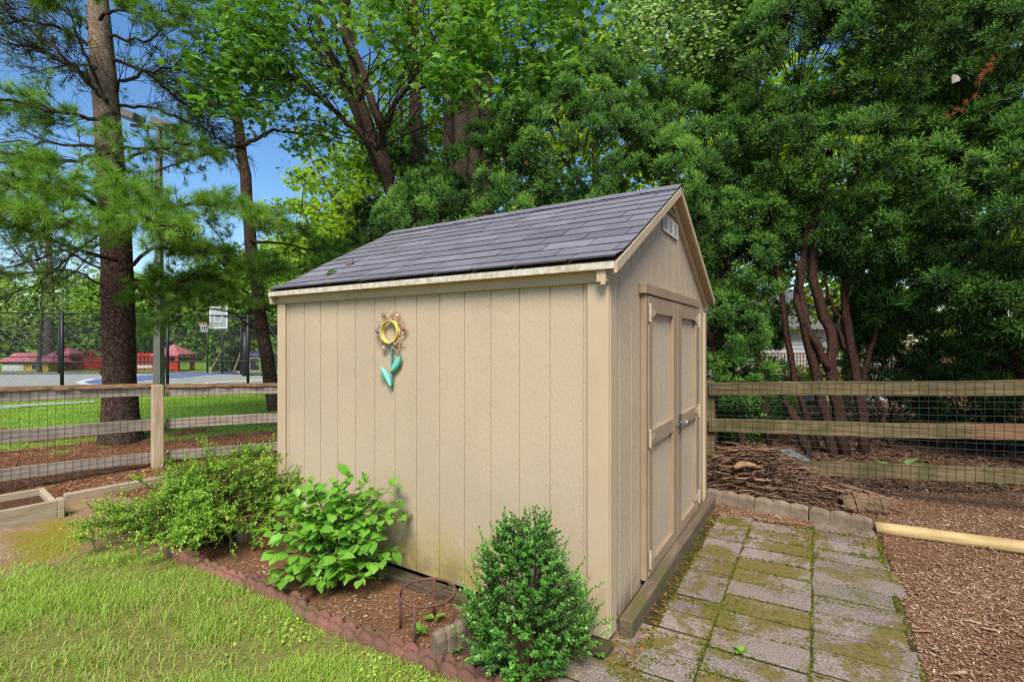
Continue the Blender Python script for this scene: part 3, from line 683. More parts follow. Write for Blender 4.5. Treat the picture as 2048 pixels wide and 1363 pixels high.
def oleaf(P0_, P1_, wd):
    P0_, P1_ = A(*P0_), A(*P1_); d = P1_ - P0_; ln = np.linalg.norm(d); d /= ln; sd = A(-d[1], d[0]); V = []; n = 12
    for i in range(n + 1):
        u = i / n; hw = wd * math.sin(PI * min(1, u * .96 + .02)) ** .8
        for k, (q, y) in enumerate(((-1, -.006), (-.5, -.018), (0, -.022), (.5, -.018), (1, -.006), (0, -.002))):
            p = P0_ + d * ln * u + sd * q * hw; V.append((p[0], y - .006, p[1]))
    F = [[6 * i + j, 6 * i + (j + 1) % 6, 6 * i + 6 + (j + 1) % 6, 6 * i + 6 + j] for i in range(n) for j in range(6)]
    mb = MB(); mb.add(V, F); mb.build('leaf', M['teal'], orn, smooth=True)
oleaf((.010, -.262), (.098, -.155), .030); oleaf((.008, -.352), (-.078, -.232), .026)
tt = np.linspace(0, 4 * PI, 40); MB().tube(np.stack([-.072 + (.032 - .0022 * tt) * np.cos(tt + .6), np.full(40, -.008), -.300 + (.032 - .0022 * tt) * np.sin(tt + .6)], -1), .0022, 6).build('curl', M['teal_dark'], orn, smooth=True)

# ------------------------------------------------------------------ fences
def fence(name, label, A0, A1, rails, posts, wire_side, zpos, mats, post_top, cap=False, tint=None):
    """rails: [(z at A0, z at A1, height)]"""
    A0 = A(*A0); A1 = A(*A1); d = A1 - A0; ln = np.linalg.norm(d); ang = math.atan2(d[1], d[0])
    t = thing(name, label, 'fence', (*A0, 0), ang)
    for k, (za, zb, h) in enumerate(rails):
        cuts = [0, ln] if not tint or k != tint[0] else [0, ln * tint[1], ln]
        for ci, (xa, xb) in enumerate(zip(cuts[:-1], cuts[1:])):
            n = max(3, int((xb - xa) / .12)); xs = np.linspace(xa + (.002 if ci else 0), xb, n); V = []
            for x in xs:
                z = za + (zb - za) * x / ln + .006 * math.sin(x * 2.3 + k)
                e = rng.normal() * .002
                for y, dz in ((-.02, 0), (-.02, h), (.02, h), (.02, 0)): V.append((x, y, z - h + dz + e))
            F = [[4 * i + j, 4 * i + 4 + j, 4 * i + 4 + (j + 1) % 4, 4 * i + (j + 1) % 4] for i in range(n - 1) for j in range(4)] + [[0, 1, 2, 3], [4 * n - 1, 4 * n - 2, 4 * n - 3, 4 * n - 4]]
            mb = MB(); mb.add(V, F); o = mb.build('rail', mats[2] if ci else mats[0], t)
            if ci: o['label'] = 'newer reddish brown length of rail'
        if cap and k == 0:
            n = int(ln / .06); mb = MB(); xs = np.linspace(0, ln, n); V = []
            for x in xs:
                z = za + (zb - za) * x / ln + .003; w1 = .045 + rng.normal() * .006
                for y, dz in ((-w1, -.012 + rng.normal() * .004), (-.03, .026 + rng.normal() * .003), (.03, .026), (.05, 0)): V.append((x, y, z + dz))
            F = [[4 * i + j, 4 * i + 4 + j, 4 * i + 4 + (j + 1) % 4, 4 * i + (j + 1) % 4] for i in range(n - 1) for j in range(4)]
            mb.add(V, F); mb.build('rail_cap', M['rail_cap'], t)
    for x, top, side in posts:
        z0 = -.25; mb = MB(); mb.box((x - .055, side - .05, z0), (x + .055, side + .05, top), bev=.006); mb.build('post', mats[1], t)
    mb = MB(); yw = wire_side * .026; r = .0013
    def zt(x): za, zb, h = rails[0]; return za + (zb - za) * x / ln - .01
    x = .03
    while x < ln:
        p = [(x + rng.normal() * .002, yw, zpos), (x + rng.normal() * .003, yw + rng.normal() * .003, zt(x) * .5), (x, yw, zt(x))]; mb.tube(p, r, 4, cap=False); x += .066
    for f in np.linspace(0, 1, 20):
        xs = np.linspace(0, ln, 14); mb.tube([(x, yw + rng.normal() * .002, zpos + (zt(x) - zpos) * f + rng.normal() * .0015) for x in xs], r, 4, cap=False)
    o = mb.build('wire_mesh', M['wire'], t)
    return t
RA0 = A(2.13, 5.30); RA1 = A(4.45, 4.26); RD = unit(RA1 - RA0); REnd = RA1 + RD * 2.2
def ext(z0, z1, L0, L1): return z0 + (z1 - z0) * L1 / L0
LR0 = np.linalg.norm(RA1 - RA0); LR1 = LR0 + 2.2
fence('rail_fence', 'mossy three rail wooden fence with wire mesh in front of the yew trees', RA0, REnd,
      [(1.006, ext(1.006, 1.125, LR0, LR1), .135), (.616, ext(.616, .735, LR0, LR1), .135), (.215, ext(.215, .345, LR0, LR1), .13)],
      [(0.0, 1.02, .075), (LR1, 1.25, .075)], -1, GZ, [M['rail_r'], M['rail_r'], M['rail_new']], 1.02, tint=(1, .46))
LA0, LP, LB = A(-5.07, 4.85), A(-4.19, 5.8), A(-3.12, 6.5)
LD = unit(LP - LA0); LA = LA0 - LD * 2.0; l1 = np.linalg.norm(LP - LA)
fence('rail_fence', 'grey three rail wooden fence with wire mesh by the big pine', LA, LP,
      [(1.05, .93, .115), (.64, .535, .125), (.235, .155, .115)], [(l1 - .02, .945, -.07), (.0, 1.1, -.07)], -1, GZ + .03, [M['rail_l'], M['post']], .95, cap=True)
LBe = LP + unit(LB - LP) * 2.6
fence('rail_fence', 'short grey fence run between the post and the shed', LP + unit(LB - LP) * .08, LBe,
      [(.915, .83, .115), (.525, .49, .115), (.15, .10, .11)], [(2.5, .9, .07)], -1, GZ + .03, [M['rail_l'], M['post']], .95, cap=True)

# ------------------------------------------------------------------ garden edging, beds, timber
def edger(name, p, q, hgt, thick, ns, mat, label, cat, group, z=None, dep=.32, bd_=.45, knob=False):
    p = A(*p); q = A(*q); d = q - p; ln = np.linalg.norm(d); n = ns * 11 + 1; mb = MB(); V = []
    for i in range(n):
        u = i / (n - 1); s_ = abs(math.sin(PI * u * ns)) ** .6; x = u * (ln - .006)
        if knob:                                   # two rows of round knobs, front and back staggered
            f_ = abs(math.sin(PI * u * ns)) ** .7; b_ = abs(math.sin(PI * (u * ns + .35))) ** .7; e = rng.normal(size=11) * .0024; T = thick / 2
            yf, yb = T * (.72 + .28 * f_), T * (.72 + .28 * b_); hf, hb = hgt * (.66 + .34 * f_), hgt * (.70 + .34 * b_)
            pr = ((-yf, -.04), (-yf * 1.02, hf * .45), (-yf * .92, hf * .78), (-yf * .62, hf), (-yf * .28, hf * .95), (0, min(hf, hb) * .80), (yb * .28, hb * .95), (yb * .62, hb), (yb * .92, hb * .78), (yb * 1.02, hb * .45), (yb, -.04))
            V += [(x, yy + e[k] * .8, zz + e[k]) for k, (yy, zz) in enumerate(pr)]
        else:
            bul = 1 - bd_ + bd_ * s_; h = hgt * (1 - dep + dep * s_) + rng.normal() * .0012; y = thick / 2 * bul
            for yy, zz in ((-y, -.04), (-y * 1.02, h * .75), (-y * .72, h * .95), (0, h), (y * .72, h * .95), (y * 1.02, h * .75), (y, -.04)): V.append((x, yy, zz))
    m = 11 if knob else 7; F = [[m * i + j, m * i + m + j, m * i + m + j + 1, m * i + j + 1] for i in range(n - 1) for j in range(m - 1)]; mb.add(V, F)
    e0 = list(range(m)); e1 = list(range(m * (n - 1), m * n)); mb.F.append((np.array([e0]), 0)); mb.F.append((np.array([e1[::-1]]), 0))
    o = mb.build(name, mat, loc=(p[0], p[1], GZ if z is None else z), rotz=math.atan2(d[1], d[0]), smooth=knob)
    return tag(o, label, cat, group)
RE = ['red scalloped edging block beside the spreading shrub, farthest from the camera', 'mossy red edging block just past the spreading shrub', 'reddest scalloped edging block, below the broad leaved shrub',
      'brown red edging block between the broad leaved shrub and the plant stand', 'dark red edging block in front of the iron plant stand', 'red edging block nearest the boxwood at the picture bottom']
tot = np.linalg.norm(E1 - E0) + .35
for k in range(6):
    jit = EN * rng.normal() * .012
    eb = edger('edging_block', E0 + ED * tot * k / 6 + jit, E0 + ED * tot * (k + 1) / 6 + jit + EN * rng.normal() * .01, .076, .095, 5, M['red_edger'], RE[k], 'edging', 'red scalloped edging blocks along the lawn', GZ + rng.normal() * .012 - .012, knob=True)
    eb.rotation_euler.x = rng.normal() * .07; eb.rotation_euler.y = rng.normal() * .016
F0 = G(1413, 1000)[:2]; F1 = G(1744, 1064)[:2]
for k, lab in enumerate(('grey scalloped edging block touching the shed corner', 'grey scalloped edging block in front of the brush heap', 'grey scalloped edging block ending at the yellow timber')):
    edger('edging_block', F0 + (F1 - F0) * k / 3 + A(0, .0), F0 + (F1 - F0) * (k + 1) / 3 + A(0, (0, .01, -.01)[k]), .125, .075, 3, M['grey_edger'], lab, 'edging', 'grey edging blocks across the path end', None, .14, .10)
edger('edging_block', G(868, 1328)[:2], G(985, 1268)[:2], .155, .065, 6, M['grey_edger'], 'grey upright edging block between plant stand and boxwood', 'edging', 'grey upright edging in the bed', None, .10, .14)
edger('edging_block', G(478, 1082)[:2], G(545, 1052)[:2], .12, .065, 4, M['grey_edger'], 'brown upright edging block below the spreading shrub', 'edging', 'grey upright edging in the bed', None, .10, .14)

t0 = G(1746, 1064)[:2]; t1 = G(2048, 1106)[:2]; td = unit(t1 - t0); TE = t0 + td * 1.9
mb = MB(); a8 = np.linspace(0, 2 * PI, 17)[:-1]; prof = np.stack([.058 * np.sign(np.cos(a8)) * np.abs(np.cos(a8)) ** .7, .042 * np.sign(np.sin(a8)) * np.abs(np.sin(a8)) ** .8], -1)
V = [(x, y, z + .04) for x in np.linspace(0, 1.9, 20) for y, z in prof]; F = [[16 * i + j, 16 * i + 16 + j, 16 * i + 16 + (j + 1) % 16, 16 * i + (j + 1) % 16] for i in range(19) for j in range(16)]
mb.add(V, F); mb.F.append((np.array([list(range(16))]), 0)); mb.F.append((np.array([list(range(16 * 19, 16 * 20))[::-1]]), 0))
tag(mb.build('landscape_timber', M['timber'], loc=(t0[0] + .02, t0[1], GZ), rotz=math.atan2(td[1], td[0]), smooth=True), 'pale yellow landscape timber lying on the mulch', 'timber')
# raised bed
rb = A(-3.92, 4.17); rf = unit(A(-.62, -.78)); re = unit(A(-.87, .5)); ang = math.atan2(rf[1], rf[0])
bed = thing('raised_bed', 'low wooden raised planting bed filled with brown soil', 'raised bed', (*rb, GZ), ang)
c_, s_ = math.cos(-ang), math.sin(-ang); rel = A(c_ * re[0] - s_ * re[1], s_ * re[0] + c_ * re[1]); sg = math.copysign(1, rel[1]); W_ = .6
def bd(lo, hi): lo, hi = np.minimum(lo, hi), np.maximum(lo, hi); return MB().box(lo, hi, bev=.004).build('board', M['bedboard'], bed)
bd(A(-.04, 0, -.05), A(2.2, sg * .04, .155)); bd(A(-.04, sg * (W_ - .04), -.05), A(2.2, sg * W_, .158)); bd(A(-.04, sg * .041, -.05), A(0, sg * (W_ - .041), .152)); bd(A(-.085, -sg * .002, -.05), A(-.041, sg * .09, .160))
lo, hi = A(.001, sg * .041, 0), A(2.2, sg * (W_ - .041), .10); MB().box(np.minimum(lo, hi), np.maximum(lo, hi)).build('soil', M['soil'], bed)
p0, p1 = G(128, 1003)[:2], G(222, 985)[:2]; dd = p1 - p0
tag(MB().box((0, -.04, -.04), (np.linalg.norm(dd) + .8, .04, .075), bev=.006).build('border_timber', M['bedboard'], loc=(*p0, GZ), rotz=math.atan2(dd[1], dd[0])), 'grey border timber on the ground behind the raised bed', 'timber')

# plant stand
ps = A(-.445, 2.57); st = thing('plant_stand', 'rusty round iron plant stand standing on the bed soil', 'plant stand', (*ps, GZ))
H_ = .205; a = np.linspace(0, 2 * PI, 41)[:-1]; R_ = .145
MB().tube(np.stack([R_ * np.cos(a), R_ * np.sin(a), np.full(40, H_)], -1), .0078, 8, closed=True).build('ring', M['rust'], st, smooth=True)
for dg in (-105, -15, 85, 172):
    t = math.radians(dg); MB().tube([(R_ * math.cos(t), R_ * math.sin(t), H_ - .004), (R_ * 1.02 * math.cos(t), R_ * 1.02 * math.sin(t), -.03)], .0075, 8).build('leg', M['rust'], st, smooth=True)
for dg in (-60, 30):
    t = math.radians(dg); MB().tube([(R_ * math.cos(t), R_ * math.sin(t), H_ - .002), (-R_ * math.cos(t), -R_ * math.sin(t), H_ - .002)], .0038, 6).build('cross_bar', M['rust'], st, smooth=True)

# ------------------------------------------------------------------ shrubs of the bed
def simple_leaf(n=1): return LEAFV, LEAFT
def sprigs(base_pts, dirs, ln, nl, size, mb, stem_mb, mi=0, tone=None, opp=True, droop=0.0, spread=1.0, wide=1.0):
    """leafy shoots: base points, directions, lengths; nl leaves on each, in opposite pairs"""
    N = len(base_pts); D = unit(dirs); ln = np.broadcast_to(ln, (N,))
    tips = base_pts + D * ln[:, None]
    if stem_mb is not None: twigs(stem_mb, base_pts, tips, .0016)
    F0_ = frames(D)
    for k in range(nl):
        u = (k + 1) / (nl + .3); ang = (k % 2) * PI + (k // 2) * PI / 2 + rng.normal(size=N) * .3
        side = F0_[:, :, 0] * np.cos(ang)[:, None] + F0_[:, :, 1] * np.sin(ang)[:, None]
        Yd = unit(side * .9 * spread + D * (.55 + .5 * u) + A(0, 0, -droop))
        Zd = unit(D + A(0, 0, .6) - Yd * ((D + A(0, 0, .6)) * Yd).sum(1)[:, None]); Xd = np.cross(Yd, Zd)
        s_ = size * rng.uniform(.7, 1.2, N) * (1.1 - .35 * u)
        Mx = np.stack([Xd * wide, Yd, Zd], -1) * s_[:, None, None]
        r = (rng.random(N) if tone is None else tone + .25 * u - .1 + rng.normal(size=N) * .1)
        mb.scatter(LEAFV, LEAFT, Mx, base_pts + D * (ln * u)[:, None], mi, np.clip(r, 0, 1))
# boxwood
bb = np.append(G(1052, 1332)[:2], GZ); bx = thing('boxwood_shrub', 'dense glossy green boxwood bush by the front shed corner', 'shrub', bb)
N = 980; hz = rng.beta(1.15, 1.5, N) * .66; prof = np.interp(hz, [0, .12, .25, .4, .5, .6, .68], [.24, .31, .30, .23, .155, .09, .03])
an = rng.uniform(0, 2 * PI, N); lump = 1 + .24 * np.sin(an * 3 + hz * 9) + .20 * np.sin(an * 6 - hz * 23)
prof = prof * .80; rr = prof * lump * np.sqrt(rng.uniform(.35, 1.0, N)); B = np.stack([rr * np.cos(an), rr * np.sin(an) * .85, hz + .02], -1)
Dv = unit(np.stack([np.cos(an) * .8, np.sin(an) * .8, np.full(N, .65)], -1) + rng.normal(size=(N, 3)) * .3)
lf, sm = MB(), MB()
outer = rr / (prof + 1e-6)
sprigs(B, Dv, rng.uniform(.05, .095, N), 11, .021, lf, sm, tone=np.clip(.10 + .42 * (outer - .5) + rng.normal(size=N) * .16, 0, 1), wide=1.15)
hi_ = [(.02, 0, .58, .12), (.05, .02, .56, .10), (-.02, .03, .55, .10), (.12, .0, .50, .10), (-.10, -.05, .48, .09), (.22, -.03, .32, .12), (.25, .02, .30, .11), (-.22, -.05, .33, .12), (.29, 0, .17, .12), (-.27, -.02, .19, .1)]
for k in range(60):
    z_ = rng.uniform(.04, .58); a_2 = rng.uniform(0, 2 * PI); r_2 = np.interp(z_, [0, .12, .25, .4, .5, .6, .68], [.24, .31, .30, .23, .155, .09, .03]) * rng.uniform(.85, 1.05); hi_.append((r_2 * math.cos(a_2), r_2 * math.sin(a_2) * .85, z_ + .02, rng.uniform(.09, .19)))
B2 = np.array([h[:3] for h in hi_]) * A(.86, .86, 1); D2 = unit(B2 * A(1, 1, .6) + A(0, 0, .12) + rng.normal(size=B2.shape) * .07); sprigs(B2, D2, np.array([h[3] for h in hi_]), 18, .021, lf, sm, tone=np.full(len(hi_), .5), wide=1.15)
for k in range(36):
    q = B[rng.integers(N)]; sm.tube(spline([A(0, 0, 0) + rng.normal(size=3) * A(.03, .03, 0), q * A(.5, .5, .6) + rng.normal(size=3) * .01, q], 6), np.linspace(.006, .0018, 6), 5)
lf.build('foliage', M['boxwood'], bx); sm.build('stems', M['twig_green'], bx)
# broad leaved shrub
mb_ = np.append(G(668, 1172)[:2], GZ); sh = thing('leafy_shrub', 'bright green broad leaved shrub in the middle of the bed', 'shrub', mb_)
lf, sm = MB(), MB()
tips = [(-.36, .02, .50), (-.30, -.1, .38), (-.22, 0, .56), (-.12, .06, .60), (-.02, 0, .62), (.10, .02, .70), (.16, .06, .62), (.24, .0, .56), (.32, .03, .60), (.38, .02, .50), (.30, -.08, .36), (.20, -.12, .30), (-.34, -.06, .24), (-.20, -.15, .22), (.08, -.16, .26), (-.05, -.18, .40),
        (.34, -.02, .22), (-.12, .12, .46), (.05, .14, .5), (.26, .12, .42), (-.30, .1, .42), (.0, -.1, .52), (.16, -.06, .48), (-.16, -.08, .5), (.40, .0, .40), (-.40, 0, .34), (-.32, .04, .45), (-.26, .06, .52), (-.08, -.05, .56), (.06, -.06, .58), (.20, -.02, .62), (.28, -.04, .50), (.34, -.06, .44), (.14, -.1, .38), (-.14, -.12, .34), (-.36, -.08, .16), (.3, -.1, .18), (.1, -.2, .2), (-.26, -.16, .12), (.22, -.14, .12), (-.02, -.2, .14), (.12, .0, .4)]
for tp in tips:
    tp = A(*tp) * A(1, 1, 1) + rng.normal(size=3) * .02; b0 = A(rng.normal() * .04, rng.normal() * .04, 0)
    P = spline([b0, tp * A(.35, .35, .55) + A(0, 0, .05), tp], 12); sm.tube(P, np.linspace(.006, .0016, 12), 6)
    for k in range(4, 12):
        for sd in (-1, 1):
            d = unit(P[min(k + 1, 11)] - P[k - 1]); s0 = unit(np.cross(d, A(0, 0, 1)) + rng.normal(size=3) * .25) * sd
            Yd = unit(s0 * .85 + d * .5 + A(0, 0, -.12 + rng.normal() * .15)); up = unit(A(0, 0, 1) + rng.normal(size=3) * .3); Zd = unit(up - Yd * (up @ Yd)); Xd = np.cross(Yd, Zd)
            s1 = rng.uniform(.055, .092) * (.75 + .35 * min(1, (k - 3) / 5)); stem_off = Yd * .012
            V = LEAFV * A(1.15, 1, 1); V[:, 2] -= V[:, 1] ** 2 * .22
            lf.scatter(V, LEAFT, (np.stack([Xd, Yd, Zd], -1) * s1)[None], (P[k] + stem_off)[None], 0, [np.clip(.45 + rng.normal() * .25 + .25 * (Zd[2] - .8), 0, 1)])
    e = P[-1]
    for q in range(3):
        Yd = unit(unit(P[-1] - P[-3]) + rng.normal(size=3) * .5); Zd = unit(A(0, 0, 1) - Yd * Yd[2] + 1e-3); Xd = np.cross(Yd, Zd)
        lf.scatter(LEAFV, LEAFT, (np.stack([Xd, Yd, Zd], -1) * rng.uniform(.04, .065))[None], e[None], 0, [rng.uniform(.6, 1)])
lf.build('foliage', M['sweet'], sh, smooth=True); sm.build('stems', M['twig_green'], sh)
# spreading shrub
sb = np.append(G(404, 1090)[:2], GZ); sp = thing('spreading_shrub', 'wide spreading small leaved green shrub at the left shed corner', 'shrub', sb)
lf, sm = MB(), MB(); stems = []
for k in range(230):
    a = rng.uniform(0, 2 * PI); r = math.sqrt(rng.random()); e = A(math.cos(a) * r * .80 + .0, math.sin(a) * r * .52 + .14, 0)
    h = .64 * (1 - .55 * r ** 1.7) * rng.uniform(.30, 1.0) * (1 + .38 * np.clip(e[0], -.7, .6)) + .03
    if e[0] < -.45: h *= .85
    e[0] = min(e[0], .60)
    e[2] = h; P = spline([A(rng.normal() * .1, .1 + rng.normal() * .08, 0), e * A(.45, .45, .72) + A(0, 0, .06), e, e + A(math.cos(a) * .12, math.sin(a) * .1, rng.normal() * .05)], 10)
    sm.tube(P, np.linspace(.006, .0015, 10), 4); stems.append(P)
B = []; Dd = []; tn = []
for P in stems:
    for q in range(15):
        u = rng.uniform(.30, 1); i = min(8, int(u * 9)); p = P[i] + (P[i + 1] - P[i]) * rng.random(); d = unit(P[i + 1] - P[i])
        B.append(p); Dd.append(unit(d * .5 + rng.normal(size=3) * .55 + A(0, 0, .35))); tn.append(.30 + .35 * u + rng.normal() * .14)
sprigs(np.array(B), np.array(Dd), rng.uniform(.05, .13, len(B)), 10, .022, lf, sm, tone=np.clip(np.array(tn), 0, 1))
lf.build('foliage', M['privet'], sp); sm.build('stems', M['twig_green'], sp)

# small weeds and hostas
def rosette(name, base, n, size, mat, label, cat, up=.6, group=None, wide=1.0):
    mb = MB()
    for k in range(n):
        a = 2 * PI * k / n + rng.normal() * .4; Yd = unit(A(math.cos(a), math.sin(a), up * rng.uniform(.4, 1.5))); Zd = unit(A(0, 0, 1) - Yd * Yd[2]); Xd = np.cross(Yd, Zd)
        V = LEAFV * A(wide, 1, 1); V = V.copy(); V[:, 2] -= V[:, 1] ** 2 * .3
        mb.scatter(V, LEAFT, (np.stack([Xd, Yd, Zd], -1) * size * rng.uniform(.6, 1.15))[None], A(0, 0, .01)[None] + Yd * size * .15, 0, [rng.random()])
    return tag(mb.build(name, mat, loc=base, smooth=True), label, cat, group)
for px, py, n, s_, lab in ((905, 1310, 7, .07, 'small broad leaved weed beside the grey upright edging block'), (930, 1285, 5, .06, 'tiny green weed under the left side of the boxwood'), (870, 1245, 6, .055, 'small green weed growing inside the plant stand'), (840, 1270, 9, .05, 'ragged low weed at the foot of the plant stand'),
                           (770, 1160, 4, .06, 'pair of heart shaped leaves under the broad leaved shrub'), (512, 1098, 4, .06, 'small seedling between the two left shrubs'), (1195, 1312, 5, .06, 'small weed beside the mossy path slab'), (1482, 1312, 5, .035, 'tiny seedling growing in a path joint'), (1030, 1358, 5, .06, 'small weed at the bottom edge in front of the boxwood')):
    rosette('weed', (*G(px, py)[:2], GZ + .01), n, s_, M['sweet'], lab, 'weed', .7, 'small weeds in the beds')
for px, Yd, s_, n, lab in ((1800, 5.6, .22, 9, 'variegated hosta behind the lowest rail of the right fence'), (1890, 5.3, .20, 9, 'larger hosta in the shade under the right yew'), (1985, 5.2, .22, 8, 'narrow leaved plant near the right end of the fence'), (1550, 5.9, .14, 5, 'green plant beside the pale blue sheet')):
    x = (px - HX) / FP * Yd; rosette('hosta', (x, Yd, float(gz(x, Yd))), n, s_, M['hosta'], lab, 'plant', 1.1, 'leafy plants behind the right fence', .7)

# bits and pieces on the ground
mb = MB(); mb.tube(spline([(0, 0, .02), (.05, .03, .035), (.10, .02, .02), (.15, -.04, .008)], 10), [.012, .016, .018, .02, .018, .016, .012, .008, .006, .004], 8)
tag(mb.build('driftwood', M['white_metal'], loc=(*G(928, 1342)[:2], GZ), smooth=True), 'pale curved piece of dead wood on the bed mulch', 'wood piece')

# ------------------------------------------------------------------ brush heap, log
hb = G(1500, 985)[:2]; HBX = A(2.55, 4.74)
FN = unit(A(-(F1 - F0)[1], (F1 - F0)[0])); FN = FN if FN[1] > 0 else -FN
def heap_ok(*pts): return all((HBX + A(p[0], p[1]) - F0) @ FN > .045 for p in pts)
def heap_h(x, y):
    dd_ = (x + HBX[0] - F0[0]) * FN[0] + (y + HBX[1] - F0[1]) * FN[1]
    return (.42 * np.exp(-((x + .30) / .46) ** 2 - ((y - .04) / .34) ** 2) + .14 * np.exp(-((x - .25) / .5) ** 2 - (y / .3) ** 2)) * sstep(-.02, .30, dd_)
mb = MB(); xs = np.linspace(-.85, 1.0, 40); ys = np.linspace(-.6, .6, 26); XX, YY = np.meshgrid(xs, ys, indexing='ij'); ZZ = heap_h(XX, YY) * .9 - .06 - .3 * (((XX + HBX[0] - F0[0]) * FN[0] + (YY + HBX[1] - F0[1]) * FN[1]) < .05) + rng.normal(size=XX.shape) * .008
i2 = np.arange(39)[:, None] * 26 + np.arange(25)[None]; mb.add(np.stack([XX, YY, ZZ], -1).reshape(-1, 3), np.stack([i2, i2 + 26, i2 + 27, i2 + 1], -1).reshape(-1, 4), 1)
for k in range(2300):
    x = rng.normal() * .38 - .14; y = rng.normal() * .24; z = heap_h(x, y) + rng.uniform(-.03, .02); a = rng.normal() * .7 + (PI if rng.random() < .5 else 0) - .25; l = rng.uniform(.10, .34)
    d = A(math.cos(a), math.sin(a), rng.normal() * .16 - x * .25 * math.cos(a)); c = A(x, y, z)
    if not heap_ok(c - d * l / 2, c + d * l / 2): continue
    P = [c - d * l / 2, c + rng.normal(size=3) * .012, c + d * l / 2]
    mb.tube(P, np.linspace(rng.uniform(.004, .008), .002, 3), 4, cap=False)
tag(mb.build('brush_heap', [M['stick'], M['soil']], loc=(*HBX, GZ)), 'heap of fine dry brown twigs piled against the fence', 'brush heap', kind='stuff')
for k in range(110):
    x = rng.normal() * .40 - .02; y = -abs(rng.normal()) * .24 + .06; a = rng.normal() * .55 - .35; l = rng.uniform(.3, .62); r = rng.uniform(.006, .0125)
    z = heap_h(x, y) + .02 + rng.uniform(0, .035); d = A(math.cos(a), math.sin(a), -x * .4 * math.cos(a) + rng.normal() * .06)
    cc = A(x, y, 0)
    if not heap_ok(cc - d * l / 2, cc + d * l / 2): continue
    P = wob(spline([-d * l / 2, rng.normal(size=3) * .02, d * l / 2], 7), .004); mb = MB(); mb.tube(P, np.linspace(r, r * .5, 7), 7)
    if rng.random() < .5: q = P[3]; mb.tube([q, q + (d * .6 + rng.normal(size=3) * .4) * .15], [r * .5, r * .25], 5)
    tag(mb.build('stick', M['stick'], loc=(HBX[0] + x, HBX[1] + y, GZ + z), smooth=True), 'dry brown stick lying on the brush heap', 'stick', 'sticks lying on the brush heap')
mb = MB(); mb.tube([(0, 0, 0), (.16, -.03, .01)], [.016, .014], 10); p = AT(1428, 988, 4.7); tag(mb.build('stick', M['stick_pale'], loc=p, smooth=True), 'short pale peeled stick at the left end of the brush heap', 'stick', 'sticks lying on the brush heap')
mb = MB(); mb.tube(wob(spline([(0, 0, 0), (.12, .02, .03), (.26, -.02, .0)], 7), .004), [.02, .03, .034, .03, .024, .016, .008], 7); tag(mb.build('stick', M['stick_pale'], loc=AT(1468, 935, 4.6), smooth=True), 'thick broken pale branch on top of the brush heap', 'stick', 'sticks lying on the brush heap')
lp = G(1705, 1030)[:2]; mb = MB(); n = 26
P = spline([(-.16, .03, .05), (0, 0, .075), (.17, -.07, .06)], n); mb.tube(wob(P, .004), .078 + .008 * np.sin(np.arange(n) * .9) + .004 * rng.normal(size=n) - np.abs(np.linspace(-1, 1, n)) ** 6 * .02, 16, flute=.20)
tag(mb.build('log', M['log'], loc=(*(lp + A(.16, .10)), GZ)), 'rotten split log lying behind the grey edging', 'log')
for px, py, l, lab in ((1650, 1022, .16, 'flat dark bark slab beside the rotten log'), (1600, 1008, .18, 'small red brown bark slab behind the middle grey edging')):
    p = G(px, py)[:2]; tag(MB().box((-l / 2, -.025, 0), (l / 2, .025, .018), bev=.006).build('bark_slab', M['log'], loc=(*(p + A(.03, .1)), GZ + .09), rotz=-.3), lab, 'bark', 'bark slabs by the brush heap')
tg = np.append(AT(1590, 915, 6.0)[:2], gz(2.9, 6)); mb = MB(); n = 12; V = []
for i in range(n + 1):
    for j in range(7):
        u, v = i / n, j / 6; V.append(((u - .5) * .5, (v - .5) * .4, .14 * math.sin(PI * u) ** .7 * (1 - .75 * (1 - v) ** 1.5) + .015 * math.sin(u * 17 + v * 5)))
mb.add(V, [[7 * i + j, 7 * i + 7 + j, 7 * i + 8 + j, 7 * i + j + 1] for i in range(n) for j in range(6)]); tag(mb.build('plastic_sheet', M['tarp'], loc=tg, smooth=True), 'pale blue curved sheet on the ground behind the right fence', 'sheet')

# ------------------------------------------------------------------ conifers: yews
def needle_tuft(nsh, nn, sl, nl, nw, spread, seed):
    r = np.random.default_rng(seed); V = []; vr = []
    for s_ in range(nsh):
        a = 2 * PI * s_ / nsh + r.normal() * .3; t = spread * (.35 + .65 * r.random()) if s_ else .1
        d = A(math.sin(t) * math.cos(a), math.sin(t) * math.sin(a), math.cos(t)); x = unit(np.cross(d, A(.3, .2, 1))); y = np.cross(d, x); l = sl * r.uniform(.7, 1.15)
        for k in range(nn):
            u = .12 + .88 * (k + .5) / nn; b = k * 2.4 + r.normal() * .3; sd = x * math.cos(b) + y * math.sin(b)
            nd = unit(sd * (1.05 - .5 * u) + d * (.55 + .6 * u)); wv = unit(np.cross(nd, d + sd * .2)) * nw * .5; p = d * l * u
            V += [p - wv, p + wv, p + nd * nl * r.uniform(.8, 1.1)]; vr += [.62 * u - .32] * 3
    V = np.array(V); return V, np.arange(len(V)).reshape(-1, 3), np.array(vr)
YT = [needle_tuft(6, 12, .090, .031, .0068, 1.0, s) for s in range(4)]
def lumps(lobes, per_m2, rad):
    C = []; Nn = []
    for c, r in lobes:
        r = np.broadcast_to(np.asarray(r, float), (3,)); n = int(per_m2 * 4 * PI * np.mean(r) ** 2)
        d = unit(rng.normal(size=(n, 3))); p = c + d * r * rng.uniform(.82, 1.08, n)[:, None]; k = np.ones(n, bool)
        for c2, r2 in lobes:
            if c2 is c: continue
            r2 = np.broadcast_to(np.asarray(r2, float), (3,)); k &= (((p - c2) / r2) ** 2).sum(1) > .62
        C.append(p[k]); Nn.append(unit(d[k] / r))
    return np.concatenate(C), np.concatenate(Nn)
